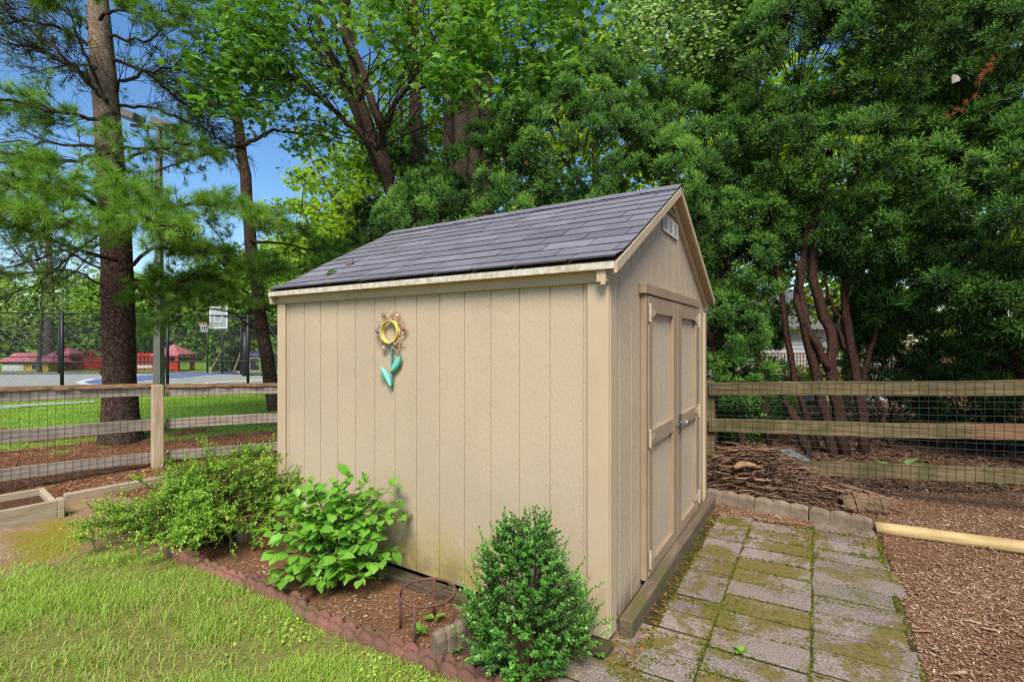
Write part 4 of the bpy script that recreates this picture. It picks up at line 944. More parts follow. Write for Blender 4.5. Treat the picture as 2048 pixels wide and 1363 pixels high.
def yew_crown(mb, tw, lobes, per_m2, tuft_n, rad, mi=0, hid=True, tone=0.0, protos=YT, back=-.35):
    C, Nn = lumps(lobes, per_m2, rad); k = (Nn[:, 1] < .55) | (rng.random(len(Nn)) < .45); C, Nn = C[k], Nn[k]
    n = len(C); num = rng.integers(int(tuft_n * .6), int(tuft_n * 1.4) + 1, n); ci = np.repeat(np.arange(n), num)
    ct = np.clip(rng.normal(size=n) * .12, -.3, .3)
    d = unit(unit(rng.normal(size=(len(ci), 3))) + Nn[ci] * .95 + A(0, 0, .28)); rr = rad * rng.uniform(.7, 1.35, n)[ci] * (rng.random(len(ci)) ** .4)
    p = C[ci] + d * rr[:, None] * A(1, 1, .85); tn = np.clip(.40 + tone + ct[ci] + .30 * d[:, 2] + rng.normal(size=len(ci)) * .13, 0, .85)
    dr = unit(d + A(0, 0, .35) + rng.normal(size=d.shape) * .35)
    for q in range(len(protos)):
        s_ = np.arange(len(ci)) % len(protos) == q; V, F, vr = protos[q]
        mb.scatter(V, F, frames(dr[s_]) * rng.uniform(.8, 1.3, s_.sum())[:, None, None], p[s_], mi, tn[s_], vr)
    if tw is not None:
        for i in range(n):
            if rng.random() < .55: tw.tube(spline([C[i] - Nn[i] * .5 - A(0, 0, .25), C[i] - Nn[i] * .2 - A(0, 0, .05), C[i] + Nn[i] * .05], 4), [.012, .008, .003], 4, cap=False) if False else twigs(tw, (C[i] - Nn[i] * .55 - A(0, 0, .25))[None], (C[i])[None], .009)
    return C
def LB_(px, py, Y, *r): return (AT(px, py, Y), np.array(r if len(r) == 3 else (r[0],) * 3))
def trunk_tree(name, label, cat, base, group=None): return thing(name, label, cat, base, 0, group)
def pxpath(lst, Y, n=16): return spline([AT(x, y, Y + (dY[0] if dY else 0)) for x, y, *dY in lst], n)
def trunkmesh(mb, path, r0, r1, k=10, w_=.008, flute=.10, flare=0.0):
    n = len(path); r = np.linspace(r0, r1, n) * (1 + .04 * rng.normal(size=n))
    if flare: r = r * (1 + flare * np.exp(-np.arange(n) / 1.2))
    mb.tube(wob(path, w_), r, k, flute=flute)

def yew(name, label, base, lobes, trunks, per_m2, tuft_n, rad, dead=(), tone=0.0):
    t = thing(name, label, 'tree', base, 0, 'yew trees behind the shed'); o = np.array(base)
    tr = MB()
    for P, r0, r1 in trunks: trunkmesh(tr, P, r0 * .74, r1 * .8, 9, .012, .18)
    tr.build('trunk', M['bark_yew'], t, o, smooth=True)
    fo, tw = MB(), MB(); yew_crown(fo, tw, lobes, per_m2, tuft_n, rad, tone=tone)
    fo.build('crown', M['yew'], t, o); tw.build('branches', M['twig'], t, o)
    if dead:
        db = MB()
        for pts_, Yd in dead:
            P = spline([AT(x, y, Yd) for x, y in pts_], 10); db.tube(P, .004, 4, 1); ds = np.gradient(P, axis=0)
            V, F, vr = YT[0]; sel = slice(0, None, 10 if len(pts_) < 3 and abs(pts_[0][0] - pts_[-1][0]) < 15 else 1); db.scatter(V * A(.5, .5, 1), F, frames(ds[sel] + rng.normal(size=ds[sel].shape) * .15) * .8, P[sel] + rng.normal(size=P[sel].shape) * .01, 0)
        db.build('dead_branch', [M['yew_dead'], M['twig']], t, o)
    return t
LT = [LB_(1150, 300, 7.3, 1.15), LB_(1010, 390, 7.3, .85), LB_(880, 440, 7.3, .55), LB_(830, 450, 7.6, .45), LB_(1290, 430, 7.1, 1.1), LB_(1160, 175, 7.6, .55), LB_(1410, 300, 7.2, .75), LB_(1000, 500, 7.0, .7), LB_(1240, 580, 7.1, .8), LB_(1240, 230, 7.4, .6), LB_(1350, 260, 7.3, .5)]
base = AT(1200, 880, 7.4); base[2] = gz(base[0], base[1])
yew('yew_tree', 'broad rounded dark green yew rising behind the shed roof', base, LT, [(spline([base + A(dx, dy, -.1), base + A(dx * 2, dy, 1.6), base + A(dx * 4.5, dy, 3.2)], 10), .09, .03) for dx, dy in ((-.25, 0), (-.05, .1), (.15, -.1), (.3, 0))], 16, 20, .155,
    [([(1048, 322), (1053, 326)], 6.3), ([(1060, 400), (1068, 408)], 6.3)])
MT = [LB_(1450, 520, 7.0, .62), LB_(1425, 660, 6.9, .52), LB_(1480, 600, 7.1, .5), LB_(1395, 560, 7.2, .6), LB_(1510, 440, 7.0, .6), LB_(1460, 750, 6.9, .45), LB_(1490, 700, 7.1, .4), LB_(1560, 770, 7.2, .25), LB_(1450, 430, 7.0, .55), LB_(1440, 800, 7.2, .4), LB_(1520, 790, 7.4, .35)]
base = AT(1450, 905, 6.9); base[2] = gz(base[0], base[1])
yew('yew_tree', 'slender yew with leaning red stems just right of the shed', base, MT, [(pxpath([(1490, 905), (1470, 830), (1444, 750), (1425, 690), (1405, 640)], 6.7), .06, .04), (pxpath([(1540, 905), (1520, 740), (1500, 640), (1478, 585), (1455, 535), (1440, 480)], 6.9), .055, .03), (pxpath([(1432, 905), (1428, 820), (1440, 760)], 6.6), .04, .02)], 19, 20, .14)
RT = [LB_(1590, 140, 6.7, .95), LB_(1790, 90, 6.3, 1.2), LB_(1550, 320, 6.8, .75), LB_(1690, 330, 6.5, .85), LB_(1600, -120, 6.8, 1.1), LB_(1820, 330, 6.2, .7), LB_(1520, 240, 6.9, .45), LB_(1620, 460, 6.7, .5), LB_(1760, 460, 6.4, .6), LB_(1530, 430, 6.9, .5)]
base = AT(1670, 915, 6.4); base[2] = gz(base[0], base[1])
yew('yew_tree', 'tall yew with several red brown trunks behind the fence', base, RT,
    [(pxpath([(1668, 925), (1655, 850), (1636, 770), (1608, 660), (1600, 570), (1612, 470), (1600, 300)], 6.4), .095, .05), (pxpath([(1692, 925), (1672, 810), (1658, 735), (1666, 680), (1642, 610), (1626, 530), (1630, 440), (1660, 300)], 6.35), .10, .05),
     (pxpath([(1658, 740), (1622, 672), (1604, 610), (1600, 520)], 6.36), .075, .045), (pxpath([(1728, 920), (1722, 810), (1706, 720), (1692, 640), (1698, 540), (1690, 460), (1720, 300)], 6.5), .085, .04), (pxpath([(1640, 920), (1600, 790), (1578, 700), (1562, 600), (1550, 510), (1540, 400)], 6.6), .065, .03),
     (pxpath([(1720, 800), (1740, 700), (1770, 600), (1790, 480)], 6.55), .05, .02), (pxpath([(1690, 700), (1668, 620), (1648, 560)], 6.5), .035, .02), (pxpath([(1620, 925), (1595, 850), (1570, 800)], 6.2), .07, .05), (pxpath([(1790, 910), (1760, 820), (1725, 740)], 6.7), .05, .03)], 16, 20, .155,
    [([(1960, 150), (1955, 185), (1925, 215), (1900, 235)], 5.0), ([(1992, 118), (1965, 150)], 5.0), ([(1662, 188), (1668, 195)], 5.7)])
ST = [LB_(2000, 130, 5.9, 1.05), LB_(1890, 370, 6.0, .75), LB_(2050, 400, 5.6, .85), LB_(1930, -180, 6.1, 1.3), LB_(2180, 200, 5.6, 1.2), LB_(1900, 560, 6.1, .6), LB_(2040, 590, 5.8, .65), LB_(1800, 570, 6.6, .5), LB_(1860, 690, 6.9, .55), LB_(1990, 700, 6.6, .6), LB_(2160, 620, 5.6, .8), LB_(1780, 720, 7.2, .5), LB_(1930, 800, 7.4, .45), LB_(2060, 800, 6.6, .5), LB_(1830, 630, 7.4, .7), LB_(1960, 640, 7.2, .8), LB_(1750, 640, 7.8, .5), LB_(1890, 760, 7.9, .6), LB_(2000, 480, 6.4, .7), LB_(1720, 560, 7.6, .4)]
base = AT(2060, 925, 5.8); base[2] = gz(base[0], base[1])
yew('yew_tree', 'dark overhanging yew at the right with one leaning trunk', base, ST,
    [(pxpath([(2080, 940), (2062, 800), (2030, 715), (2002, 630), (1985, 575), (1980, 500), (1990, 350)], 5.8), .10, .045), (pxpath([(1990, 590), (1955, 560), (1932, 540), (1900, 470)], 5.78), .05, .03), (pxpath([(1880, 920), (1860, 830), (1830, 760), (1790, 700)], 6.9), .06, .03), (pxpath([(1980, 925), (1990, 840), (1975, 760)], 6.6), .05, .03)], 16, 20, .16, tone=-.03)
mb = MB(); V = LEAFV * A(1.3, 1, 1.6); mb.scatter(V, LEAFT, frames(A(0, -1, .2)[None]) * .11, np.zeros((1, 3))); tag(mb.build('dead_leaf', M['pale_dead'], loc=AT(1915, 150, 4.75)), 'pale withered leaf caught high in the right yew', 'leaf')

# ------------------------------------------------------------------ pines
def pine_tuft(n, ln, w_, seed, sp=1.0):
    r = np.random.default_rng(seed); V = []
    for k in range(n):
        a = r.random() * 2 * PI; t = sp * math.sqrt(r.random()) * 1.25; d = A(math.sin(t) * math.cos(a), math.sin(t) * math.sin(a), math.cos(t)); s_ = unit(np.cross(d, r.normal(size=3))) * w_ / 2; b = A(0, 0, -.05 * r.random())
        V += [b - s_, b + s_, b + d * ln * r.uniform(.75, 1.1)]
    V = np.array(V); return V, np.arange(len(V)).reshape(-1, 3), None
PTU = [pine_tuft(38, .120, .0046, s) for s in range(4)]
def bough(nd, br, P, r0, ntw, tl, dens, start=.3, tone=.45, drop=0.0, size=1.0, fine=3, mi=0):
    n = len(P); br.tube(P, np.linspace(r0, r0 * .22, n), 6, cap=False)
    T = unit(np.gradient(P, axis=0)); B = []; D = []; Q0 = []; Q1 = []
    for k in range(ntw):
        u = start + (1 - start) * rng.random(); i = min(n - 2, int(u * (n - 1))); p = P[i] + (P[i + 1] - P[i]) * rng.random()
        sd = unit(np.cross(T[i], A(0, 0, 1))) * rng.choice([-1, 1]); d = unit(T[i] * .75 + sd * rng.uniform(.3, 1.0) + A(0, 0, rng.normal() * .28 - drop)); l = tl * rng.uniform(.5, 1.2) * (1.15 - .5 * u)
        e = p + d * l + A(0, 0, -drop * l * .3); Q0.append(p); Q1.append(e)
        for q in range(fine):
            f = rng.uniform(.3, 1); p2 = p + (e - p) * f; d2 = unit(d + rng.normal(size=3) * .55); l2 = l * rng.uniform(.2, .45); e2 = p2 + d2 * l2; Q0.append(p2); Q1.append(e2)
            if rng.random() < dens:
                B.append(e2); D.append(d2 + A(0, 0, .12))
                if rng.random() < .6: B.append(p2 + d2 * l2 * .45); D.append(d2 + rng.normal(size=3) * .3)
        if rng.random() < dens: B.append(e); D.append(d)
    twigs(br, np.array(Q0), np.array(Q1), r0 * .16 if r0 * .16 > .0028 else .0028)
    if B:
        B = np.array(B); D = unit(np.array(D)); tn = np.clip(tone + rng.normal(size=len(B)) * .2, 0, 1)
        for q in range(4):
            s_ = np.arange(len(B)) % 4 == q
            if s_.any(): V, F, _ = PTU[q]; nd.scatter(V, F, frames(D[s_]) * (rng.uniform(.8, 1.2, s_.sum()) * size)[:, None, None], B[s_], mi, tn[s_])
def path3(pts, n=14, amp=.03): return wob(spline([AT(*p) for p in pts], n), amp)
# the big pine
pb = A(-5.74, 7.2, 0); pb[2] = gz(*pb[:2]); pine = thing('pine_tree', 'big white pine with thick brown trunk beyond the left fence', 'tree', pb)
tr = MB(); P = pxpath([(243, 900), (240, 800), (238, 700), (236, 600), (232, 480), (224, 360), (214, 230), (204, 110), (196, 0), (180, -200), (160, -500)], 7.2, 40)
rad = np.interp(np.arange(40), [0, 2, 5, 14, 22, 28, 39], [.30, .235, .205, .195, .17, .15, .09])
def knots(mb):
    for i in (6, 9, 12, 16, 20, 23, 26, 29):
        a = rng.uniform(3.4, 6.0); d = A(math.cos(a), math.sin(a), .1); mb.tube([P[i] + d * rad[i] * .85, P[i] + d * (rad[i] + .012), P[i] + d * (rad[i] + .02)], [.055, .035, .012], 8)
tr.tube(P[:22], rad[:22] * (1 + .02 * rng.normal(size=22)), 20, flute=.05); knots(tr); tr.build('trunk', M['bark_pine'], pine, pb, smooth=True)
up = MB(); up.tube(P[21:], rad[21:] * .99 * (1 + .02 * rng.normal(size=19)), 18, flute=.03); up.build('upper_trunk', M['bark_pine_up'], pine, pb, smooth=True)
nd, br = MB(), MB()
B1 = [ # needled boughs: pixel path with depth, r0, twigs, length, density, tone
 ([(228, 225, 7.1), (190, 240, 6.6), (110, 225, 6.2), (0, 200, 6.0), (-120, 190, 5.8)], .05, 34, .55, .95, .5),
 ([(230, 300, 7.1), (150, 320, 6.3), (60, 310, 5.8), (-80, 300, 5.5)], .045, 30, .55, .9, .55),
 ([(236, 440, 7.0), (180, 400, 6.3), (100, 370, 5.7), (10, 350, 5.3), (-80, 360, 5.2)], .05, 46, .55, .95, .62),
 ([(236, 470, 6.9), (190, 455, 6.0), (120, 440, 5.4), (40, 420, 5.0)], .045, 30, .5, .8, .6),
 ([(236, 360, 6.9), (250, 370, 6.1), (250, 390, 5.5)], .04, 30, .45, .95, .65),
 ([(238, 420, 6.9), (270, 430, 6.0), (300, 445, 5.6), (340, 455, 5.4)], .04, 34, .5, .95, .62),
 ([(238, 480, 6.9), (300, 430, 6.5), (380, 410, 6.3), (470, 420, 6.2), (530, 440, 6.3)], .04, 46, .5, .95, .55),
 ([(240, 540, 6.9), (310, 500, 6.7), (400, 500, 6.6), (480, 520, 6.7), (560, 540, 6.9)], .04, 46, .5, .9, .48),
 ([(250, 612, 7.0), (275, 598, 6.8), (320, 578, 6.8), (380, 555, 7.0), (450, 560, 7.2)], .06, 40, .5, .7, .45),
 ([(240, 560, 7.3), (320, 560, 8.0), (420, 590, 8.6), (500, 600, 9)], .035, 36, .55, .9, .38),
 ([(236, 520, 6.9), (160, 500, 6.6), (80, 470, 6.4), (0, 440, 6.2)], .05, 26, .5, .35, .45),
 ([(238, 600, 7.1), (160, 545, 6.9), (70, 545, 6.9), (0, 550, 6.8)], .03, 18, .5, .25, .35),
 ([(214, 200, 7.0), (180, 130, 6.8), (150, 60, 6.6), (110, -40, 6.4)], .04, 14, .45, .25, .4),
 ([(222, 330, 7.2), (290, 300, 6.8), (360, 290, 6.8), (420, 300, 6.8)], .035, 26, .5, .6, .42),
 ([(200, 40, 7.0), (240, 20, 6.8), (300, 30, 6.8), (360, 10, 6.8)], .035, 26, .5, .9, .45),
 ([(196, 0, 7.0), (150, -10, 6.6), (90, -20, 6.4)], .035, 18, .5, .8, .42),
 ([(236, 400, 7.5), (150, 380, 7.8), (60, 400, 8), (-40, 420, 8)], .04, 30, .6, .8, .4)]
for pts, r0, k, tl, dn, tn in B1: bough(nd, br, path3(pts, 14, .018), r0 * .7, int(k * 1.45), tl, dn, .22, tn + .05, .05, 1.1)
B2 = [([(212, 180, 7.2), (150, 140, 7.3), (60, 95, 7.3), (-60, 60, 7.3)], .05), ([(206, 110, 7.2), (120, 55, 7.2), (20, 45, 7.1), (-80, 60, 7)], .045), ([(216, 210, 7.1), (170, 160, 7), (90, 80, 6.9), (0, 10, 6.8)], .045), ([(222, 300, 7.2), (140, 290, 7.4), (50, 285, 7.4), (-60, 295, 7.4)], .04),
      ([(200, 60, 7.2), (100, 10, 7.2), (0, -20, 7.2)], .04), ([(225, 120, 7.2), (300, 150, 7.3), (360, 200, 7.4), (420, 250, 7.6)], .04), ([(225, 190, 7.2), (270, 150, 7.2), (340, 135, 7.3), (430, 90, 7.5)], .045), ([(230, 210, 7.2), (300, 215, 7.4), (380, 245, 7.6), (460, 290, 8)], .035), ([(216, 75, 7.2), (290, 80, 7.3), (350, 40, 7.4), (400, 0, 7.5)], .035),
      ([(232, 480, 7.4), (130, 500, 7.6), (40, 530, 7.6), (-40, 540, 7.5)], .035), ([(235, 550, 7.3), (160, 520, 7.3), (100, 480, 7.3), (30, 480, 7.2)], .03), ([(238, 300, 7.3), (330, 290, 7.8), (450, 285, 8.4)], .035), ([(205, 130, 7.3), (130, 130, 7.8), (40, 150, 8.2)], .03), ([(236, 440, 7.3), (100, 545, 7.2), (20, 600, 7.1)], .03)]
for pts, r0 in B2: bough(nd, br, path3(pts, 14, .022), r0 * .7, 46, .8, .17, .12, .3, .0, .7, 6)
br.build('boughs', M['twig'], pine, pb); nd.build('needles', M['pine'], pine, pb)
# leaning pine
qb = A(-5.06, 10.4, 0); qb[2] = gz(*qb[:2]); pin2 = thing('pine_tree', 'slim leaning pine with bare lower trunk near the shed corner', 'tree', qb)
tr = MB(); P = pxpath([(552, 830), (535, 720), (518, 610), (502, 480), (488, 330), (470, 200), (458, 80), (440, -100), (425, -300)], 10.4, 30)
tr.tube(wob(P, .012), np.interp(np.arange(30), [0, 3, 12, 29], [.165, .135, .115, .06]), 12, flute=.05); tr.build('trunk', M['bark_pine'], pin2, qb, smooth=True)
nd, br = MB(), MB()
for pts, r0, k, dn, tn in [([(506, 560, 10.3), (560, 540, 9.6), (620, 530, 9.2), (690, 520, 9)], .04, 40, .9, .35), ([(500, 480, 10.3), (580, 490, 9.8), (660, 500, 9.6), (720, 480, 9.5)], .04, 40, .9, .3), ([(512, 600, 10.3), (470, 570, 9.6), (420, 570, 9.2), (360, 560, 9)], .035, 40, .85, .35), ([(505, 530, 10.3), (450, 500, 9.8), (380, 480, 9.5)], .035, 36, .8, .3),
                          ([(515, 620, 10.3), (560, 610, 9.9), (620, 600, 9.6)], .03, 24, .8, .35), ([(490, 290, 10.4), (540, 265, 10.6), (620, 270, 10.8), (700, 290, 11)], .06, 26, .3, .3), ([(488, 290, 10.3), (430, 300, 10.2), (350, 330, 10.2), (290, 350, 10.2)], .05, 26, .4, .3), ([(495, 400, 10.4), (570, 440, 10.5), (640, 480, 10.6)], .035, 30, .6, .3), ([(470, 200, 10.4), (400, 170, 10.3), (330, 160, 10.2)], .04, 24, .3, .3), ([(476, 240, 10.4), (410, 230, 10), (350, 250, 9.8)], .03, 24, .4, .35), ([(520, 660, 10.3), (450, 620, 10), (380, 625, 9.8), (320, 640, 9.6)], .03, 30, .7, .4)]:
    bough(nd, br, path3(pts, 14, .02), r0 * .8, int(k * 1.3), .75, dn, .2, tn, .08, 1.15)
br.build('boughs', M['twig'], pin2, qb); nd.build('needles', M['pine'], pin2, qb)

# dark evergreen left of the yews
hb_ = A(-2.6, 11.5, 0); hb_[2] = gz(*hb_[:2]); hem = thing('hemlock_tree', 'dark drooping evergreen between the leaning pine and the shed roof', 'tree', hb_)
tr = MB(); trunkmesh(tr, spline([hb_, hb_ + A(.05, 0, 3), hb_ + A(0, 0, 7.5)], 16), .14, .03); tr.build('trunk', M['bark_maple'], hem, hb_, smooth=True)
nd, br = MB(), MB()
for k in range(46):
    h = rng.uniform(1.2, 6.6); a = rng.uniform(0, 2 * PI); l = np.interp(h, [1, 3, 6.8], [1.7, 1.9, .4]) * rng.uniform(.7, 1.1); p = hb_ + A(0, 0, h); d = A(math.cos(a), math.sin(a), 0)
    bough(nd, br, wob(spline([p, p + d * l * .5 + A(0, 0, .12), p + d * l + A(0, 0, -.35)], 8), .02), .022, 18, .55, .95, .15, .4, .25, 1.0, 3)
br.build('branches', M['twig'], hem, hb_); nd.build('needles', M['hemlock'], hem, hb_)

# ------------------------------------------------------------------ deciduous trees
def maple_leaf():
    pts = [(0, 0), (.10, .12), (.42, .02), (.30, .22), (.62, .42), (.34, .44), (.40, .60), (.16, .52), (0, 1.0), (-.16, .52), (-.40, .60), (-.34, .44), (-.62, .42), (-.30, .22), (-.42, .02), (-.10, .12)]
    V = [(0, .35, .03)] + [(x, y, -.10 * (x * x) * 2 - .12 * max(0, y - .4) ** 2) for x, y in pts]; n = len(pts)
    return np.array(V), np.array([[0, 1 + i, 1 + (i + 1) % n] for i in range(n)])
MLV, MLF = maple_leaf()
OV = np.array([[0, 0, 0], [.26, .4, .05], [0, 1, -.06], [-.26, .4, .05], [0, .42, 0]]); OF = np.array([[0, 1, 4], [1, 2, 4], [2, 3, 4], [3, 0, 4]])
DV = np.array([[0, 0, 0], [.42, .5, .06], [0, 1, -.05], [-.42, .5, .06]]); DF = np.array([[0, 1, 2], [0, 2, 3]])
def leaf_clumps(lf, tw, C, rad, n, size, proto, stems, flat=.55, tone=.5, tvar=.2, droop=.3, twr=.006, wide=1.0):
    V, F = proto; N = len(C); num = rng.poisson(n, N); ci = np.repeat(np.arange(N), num); m = len(ci)
    rr = np.broadcast_to(rad, (N,)); off = ball(m) * rr[ci][:, None] * A(1, 1, flat); p = C[ci] + off
    up = unit(A(0, 0, 1) + rng.normal(size=(m, 3)) * .42 + unit(off) * .25); o = unit(off) + rng.normal(size=(m, 3)) * .6 + A(0, 0, -droop)
    Yd = unit(o - up * (o * up).sum(1)[:, None] + A(0, 0, -droop * .4)); Zd = unit(up - Yd * (up * Yd).sum(1)[:, None]); Xd = np.cross(Yd, Zd)
    s_ = size * rng.uniform(.6, 1.2, m); tn = np.clip(tone + (rng.normal(size=N) * tvar * .7)[ci] + rng.normal(size=m) * tvar, 0, 1)
    lf.scatter(V * A(wide, 1, 1), F, np.stack([Xd, Yd, Zd], -1) * s_[:, None, None], p, 0, tn)
    if tw is not None:
        S = np.concatenate(stems) if len(stems) else None; Q0 = []; Q1 = []
        for i in range(N):
            if S is not None:
                d = np.linalg.norm(S - C[i] + A(0, 0, .6), axis=1); a = S[np.argmin(d + rng.random(len(d)) * 1.3)]
                if rng.random() < .45: tw.tube(wob(spline([a, (a + C[i]) / 2 + A(0, 0, .15) + rng.normal(size=3) * .1, C[i]], 6), .03), np.linspace(twr * 2.2, twr * .6, 6), 4, cap=False)
        k = rng.random(m) < .35; twigs(tw, C[ci][k], p[k], twr * .45)
def region(n, xr, yr, Yr): return np.array([AT(rng.uniform(*xr), rng.uniform(*yr), rng.uniform(*Yr)) for _ in range(n)])
# the silver maple behind the shed
def stemset(lst):
    mb = MB(); S = []
    for pts, Yd, r0, r1 in lst: P = pxpath(pts, Yd, 18); trunkmesh(mb, P, r0, r1, 9, .02); S.append(P)
    return mb, S
mbase = AT(800, 760, 9.0); mbase[2] = gz(*mbase[:2]); mp = thing('maple_tree', 'silver maple with forked dark stems and lobed leaves over the shed', 'tree', mbase)
mb, S = stemset([([(812, 800), (806, 480), (788, 390), (752, 300), (720, 190), (692, 60), (680, -120)], 9, .15, .07), ([(790, 395), (770, 330), (766, 250), (772, 238), (806, 178), (846, 176), (900, 150)], 9, .07, .03), ([(766, 255), (730, 170), (700, 90), (620, -20), (560, -120)], 8.8, .09, .04), ([(756, 300), (690, 240), (600, 165), (540, 130)], 8.6, .055, .02), ([(800, 430), (745, 300), (705, 200), (640, 60), (625, -60)], 9.4, .12, .06), ([(720, 200), (640, 110), (560, 20), (520, -60)], 8.4, .05, .03), ([(692, 60), (695, -20), (700, -150)], 9, .06, .04), ([(766, 250), (716, 130), (700, 40)], 9.1, .06, .04)])
mb.build('trunk', M['bark_maple'], mp, mbase, smooth=True)
lf, tw = MB(), MB()
C = np.concatenate([region(105, (400, 960), (-180, 90), (6.8, 8.8)), region(90, (420, 840), (-180, 180), (9.2, 11.5)), region(20, (440, 690), (100, 280), (7.6, 9)), region(50, (520, 800), (120, 340), (9.6, 11)), region(10, (820, 900), (330, 420), (9.2, 10)), region(60, (380, 560), (0, 220), (6.5, 8.5)), region(50, (880, 1230), (-60, 110), (6.3, 7.6)), region(36, (880, 1160), (90, 200), (6.2, 7.2))])
leaf_clumps(lf, tw, C, .38, 25, .125, (MLV, MLF), S, .42, .45, .2, .45)
lf.build('crown', M['maple'], mp, mbase); tw.build('branches', M['twig'], mp, mbase)
# cluster of straight trunks behind
for k, (pts, Yd, r0, lab) in enumerate([([(835, 700), (835, 380), (832, 240), (826, 100), (815, -150)], 11.5, .20, 'dark straight trunked tree just right of the maple fork'), ([(898, 700), (898, 330), (896, 200), (885, 60), (870, -150)], 12.5, .18, 'thin straight tree left of the close trunk pair'),
                                        ([(925, 700), (922, 300), (925, 140), (935, -100)], 12, .24, 'left trunk of the close trunk pair above the shed'), ([(945, 700), (942, 260), (945, 90), (938, -100)], 12.2, .24, 'right trunk of the close trunk pair above the shed'), ([(968, 700), (970, 250), (975, 110), (985, -100)], 12.8, .22, 'rightmost dark trunk beside the broad yew')]):
    b = AT(pts[0][0], 0, Yd); b[2] = gz(*b[:2]); t = thing('woodland_tree', lab, 'tree', b, 0, 'straight trunked trees behind the shed'); mb = MB(); P = pxpath([(pts[0][0], HY + (HC - b[2]) * FP / Yd)] + pts, Yd, 16); trunkmesh(mb, P, r0, r0 * .6, 9, .02); mb.build('trunk', M['bark_maple'], t, b, smooth=True)
    lf, tw = MB(), MB(); x0 = pts[-1][0]; C = np.concatenate([region(30, (x0 - 170, x0 + 190), (-260, 80), (Yd - .8, Yd + 1.5)), region(16, (x0 - 150, x0 + 140), (100, 380), (Yd + 1.0, Yd + 3))]); leaf_clumps(lf, tw, C, .62, 42, .14, (DV, DF), [P], .6, .5, .2, .3)
    lf.build('crown', M['bg_leaf'], t, b); tw.build('branches', M['twig'], t, b)
# pale leaved tree over the yew
b = AT(1390, 700, 8.4); b[2] = gz(*b[:2]); dg = thing('dogwood_tree', 'pale small leaved tree with curving dark twigs between the yews', 'tree', b)
mb, S = stemset([([(1400, 850), (1405, 500), (1430, 260), (1412, 145), (1380, 90), (1370, 20), (1385, -60)], 8.2, .06, .02), ([(1425, 240), (1445, 140), (1460, 90), (1500, 50)], 8, .03, .01), ([(1412, 150), (1360, 110), (1300, 90), (1240, 70)], 8, .03, .01), ([(1400, 120), (1398, 40), (1410, -40)], 8.1, .025, .01), ([(1425, 150), (1408, 130), (1375, 105), (1340, 60)], 7.7, .022, .01)])
mb.build('trunk', M['twig'], dg, b, smooth=True); lf, tw = MB(), MB()
leaf_clumps(lf, tw, np.concatenate([region(270, (1240, 1545), (-80, 130), (6.6, 8.6)), region(70, (1320, 1490), (110, 210), (7.2, 8.6))]), .36, 46, .075, (OV * A(1.35, 1, 1), OF), S, .4, .55, .22, .15, .004)
lf.build('crown', M['dogwood'], dg, b); tw.build('branches', M['twig'], dg, b)
# trees further back: trunk, limbs, crown
def bgtree(label, x, y, h, cr, ch, n, size, mat, group, tr_r=.2, cb=.3, name='broadleaf_tree', tone=.5, per=60):
    z = float(gz(x, y)); b = A(x, y, z); t = thing(name, label, 'tree', b, 0, group); mb = MB(); S = []
    P = wob(spline([b - A(0, 0, .2), b + A(rng.normal() * .2, 0, h * .4), b + A(rng.normal() * .5, 0, h * .85)], 12), .05); mb.tube(P, np.linspace(tr_r, tr_r * .3, 12), 8); S.append(P)
    for k in range(7):
        i = rng.integers(4, 11); a = rng.uniform(0, 2 * PI); e = P[i] + A(math.cos(a) * cr * .7, math.sin(a) * cr * .7, rng.uniform(.1, .3) * h); Q = spline([P[i], (P[i] + e) / 2 + A(0, 0, -.05 * h), e], 8); mb.tube(Q, np.linspace(tr_r * .4, tr_r * .1, 8), 6); S.append(Q)
    mb.build('trunk', M['bark_bg'], t, b, smooth=True); lf, tw = MB(), MB()
    C = ball(n); C = C * (1 - .12 * rng.random(n))[:, None]; C = C * A(cr, cr, ch / 2) + b + A(0, 0, h * cb + ch / 2)
    leaf_clumps(lf, tw, C, cr * .26 * rng.uniform(.6, 1.3, n), per, size, (DV, DF), S, .65, tone, .2, .3, .012)
    lf.build('crown', mat, t, b); tw.build('branches', M['twig'], t, b)
BL = M['bg_leaf']; FL = M['bg_leaf_far']; gg = 'sunlit trees beyond the yews'
for lab, x, y, h, cr, ch, n in (('tall sunlit tree behind the left end of the yews', -2.5, 17, 13, 3.6, 11, 100), ('sunlit tree standing behind the broad yew', 2.0, 15, 13, 3.4, 11, 100), ('sunlit tree glimpsed between the two large yews', 6.0, 14.5, 12, 3.2, 11, 100), ('bright green tree behind the several trunked yew', 9.0, 13, 11, 3.0, 10.5, 100), ('shaded tree at the right edge behind the dark yew', 13.0, 12.5, 12, 3.4, 11.5, 100), ('bright tree rising between the maple and the leaning pine', -6.5, 19, 11, 3.0, 9, 80)):
    bgtree(lab, x, y, h, cr, ch, int(n * 1.5), .2, BL, gg, .22, .06, per=70)
gf = 'trees beyond the sports court'
for lab, x, y, h, cr, ch, n in (('round pale green tree at the far left edge behind the playground', -47, 42, 10, 5, 9, 60), ('bright far tree behind the yellow playground house', -39, 46, 9.5, 5, 8.5, 60), ('far tree left of the big pine trunk behind the court', -33, 44, 9, 4.5, 8, 60), ('far bright tree hidden partly by the big pine trunk', -27, 45, 9, 5, 8.4, 60), ('far tree rising behind the red pavilion', -22, 43, 9.5, 4.5, 9, 60), ('dense far tree behind the basketball backboard', -17, 36, 10, 4.5, 9.5, 66), ('far tree right of the basketball pole', -13, 33, 10.5, 4, 10, 66), ('far tree beyond the purple roofed playhouse', -16, 30, 8.5, 3, 8, 50), ('far tree seen just left of the shed corner', -9.5, 26, 10, 3.2, 9.5, 60)):
    bgtree(lab, x, y, h, cr, ch, n * 2, .42, FL, gf, .25, -.02, tone=.5, per=64)
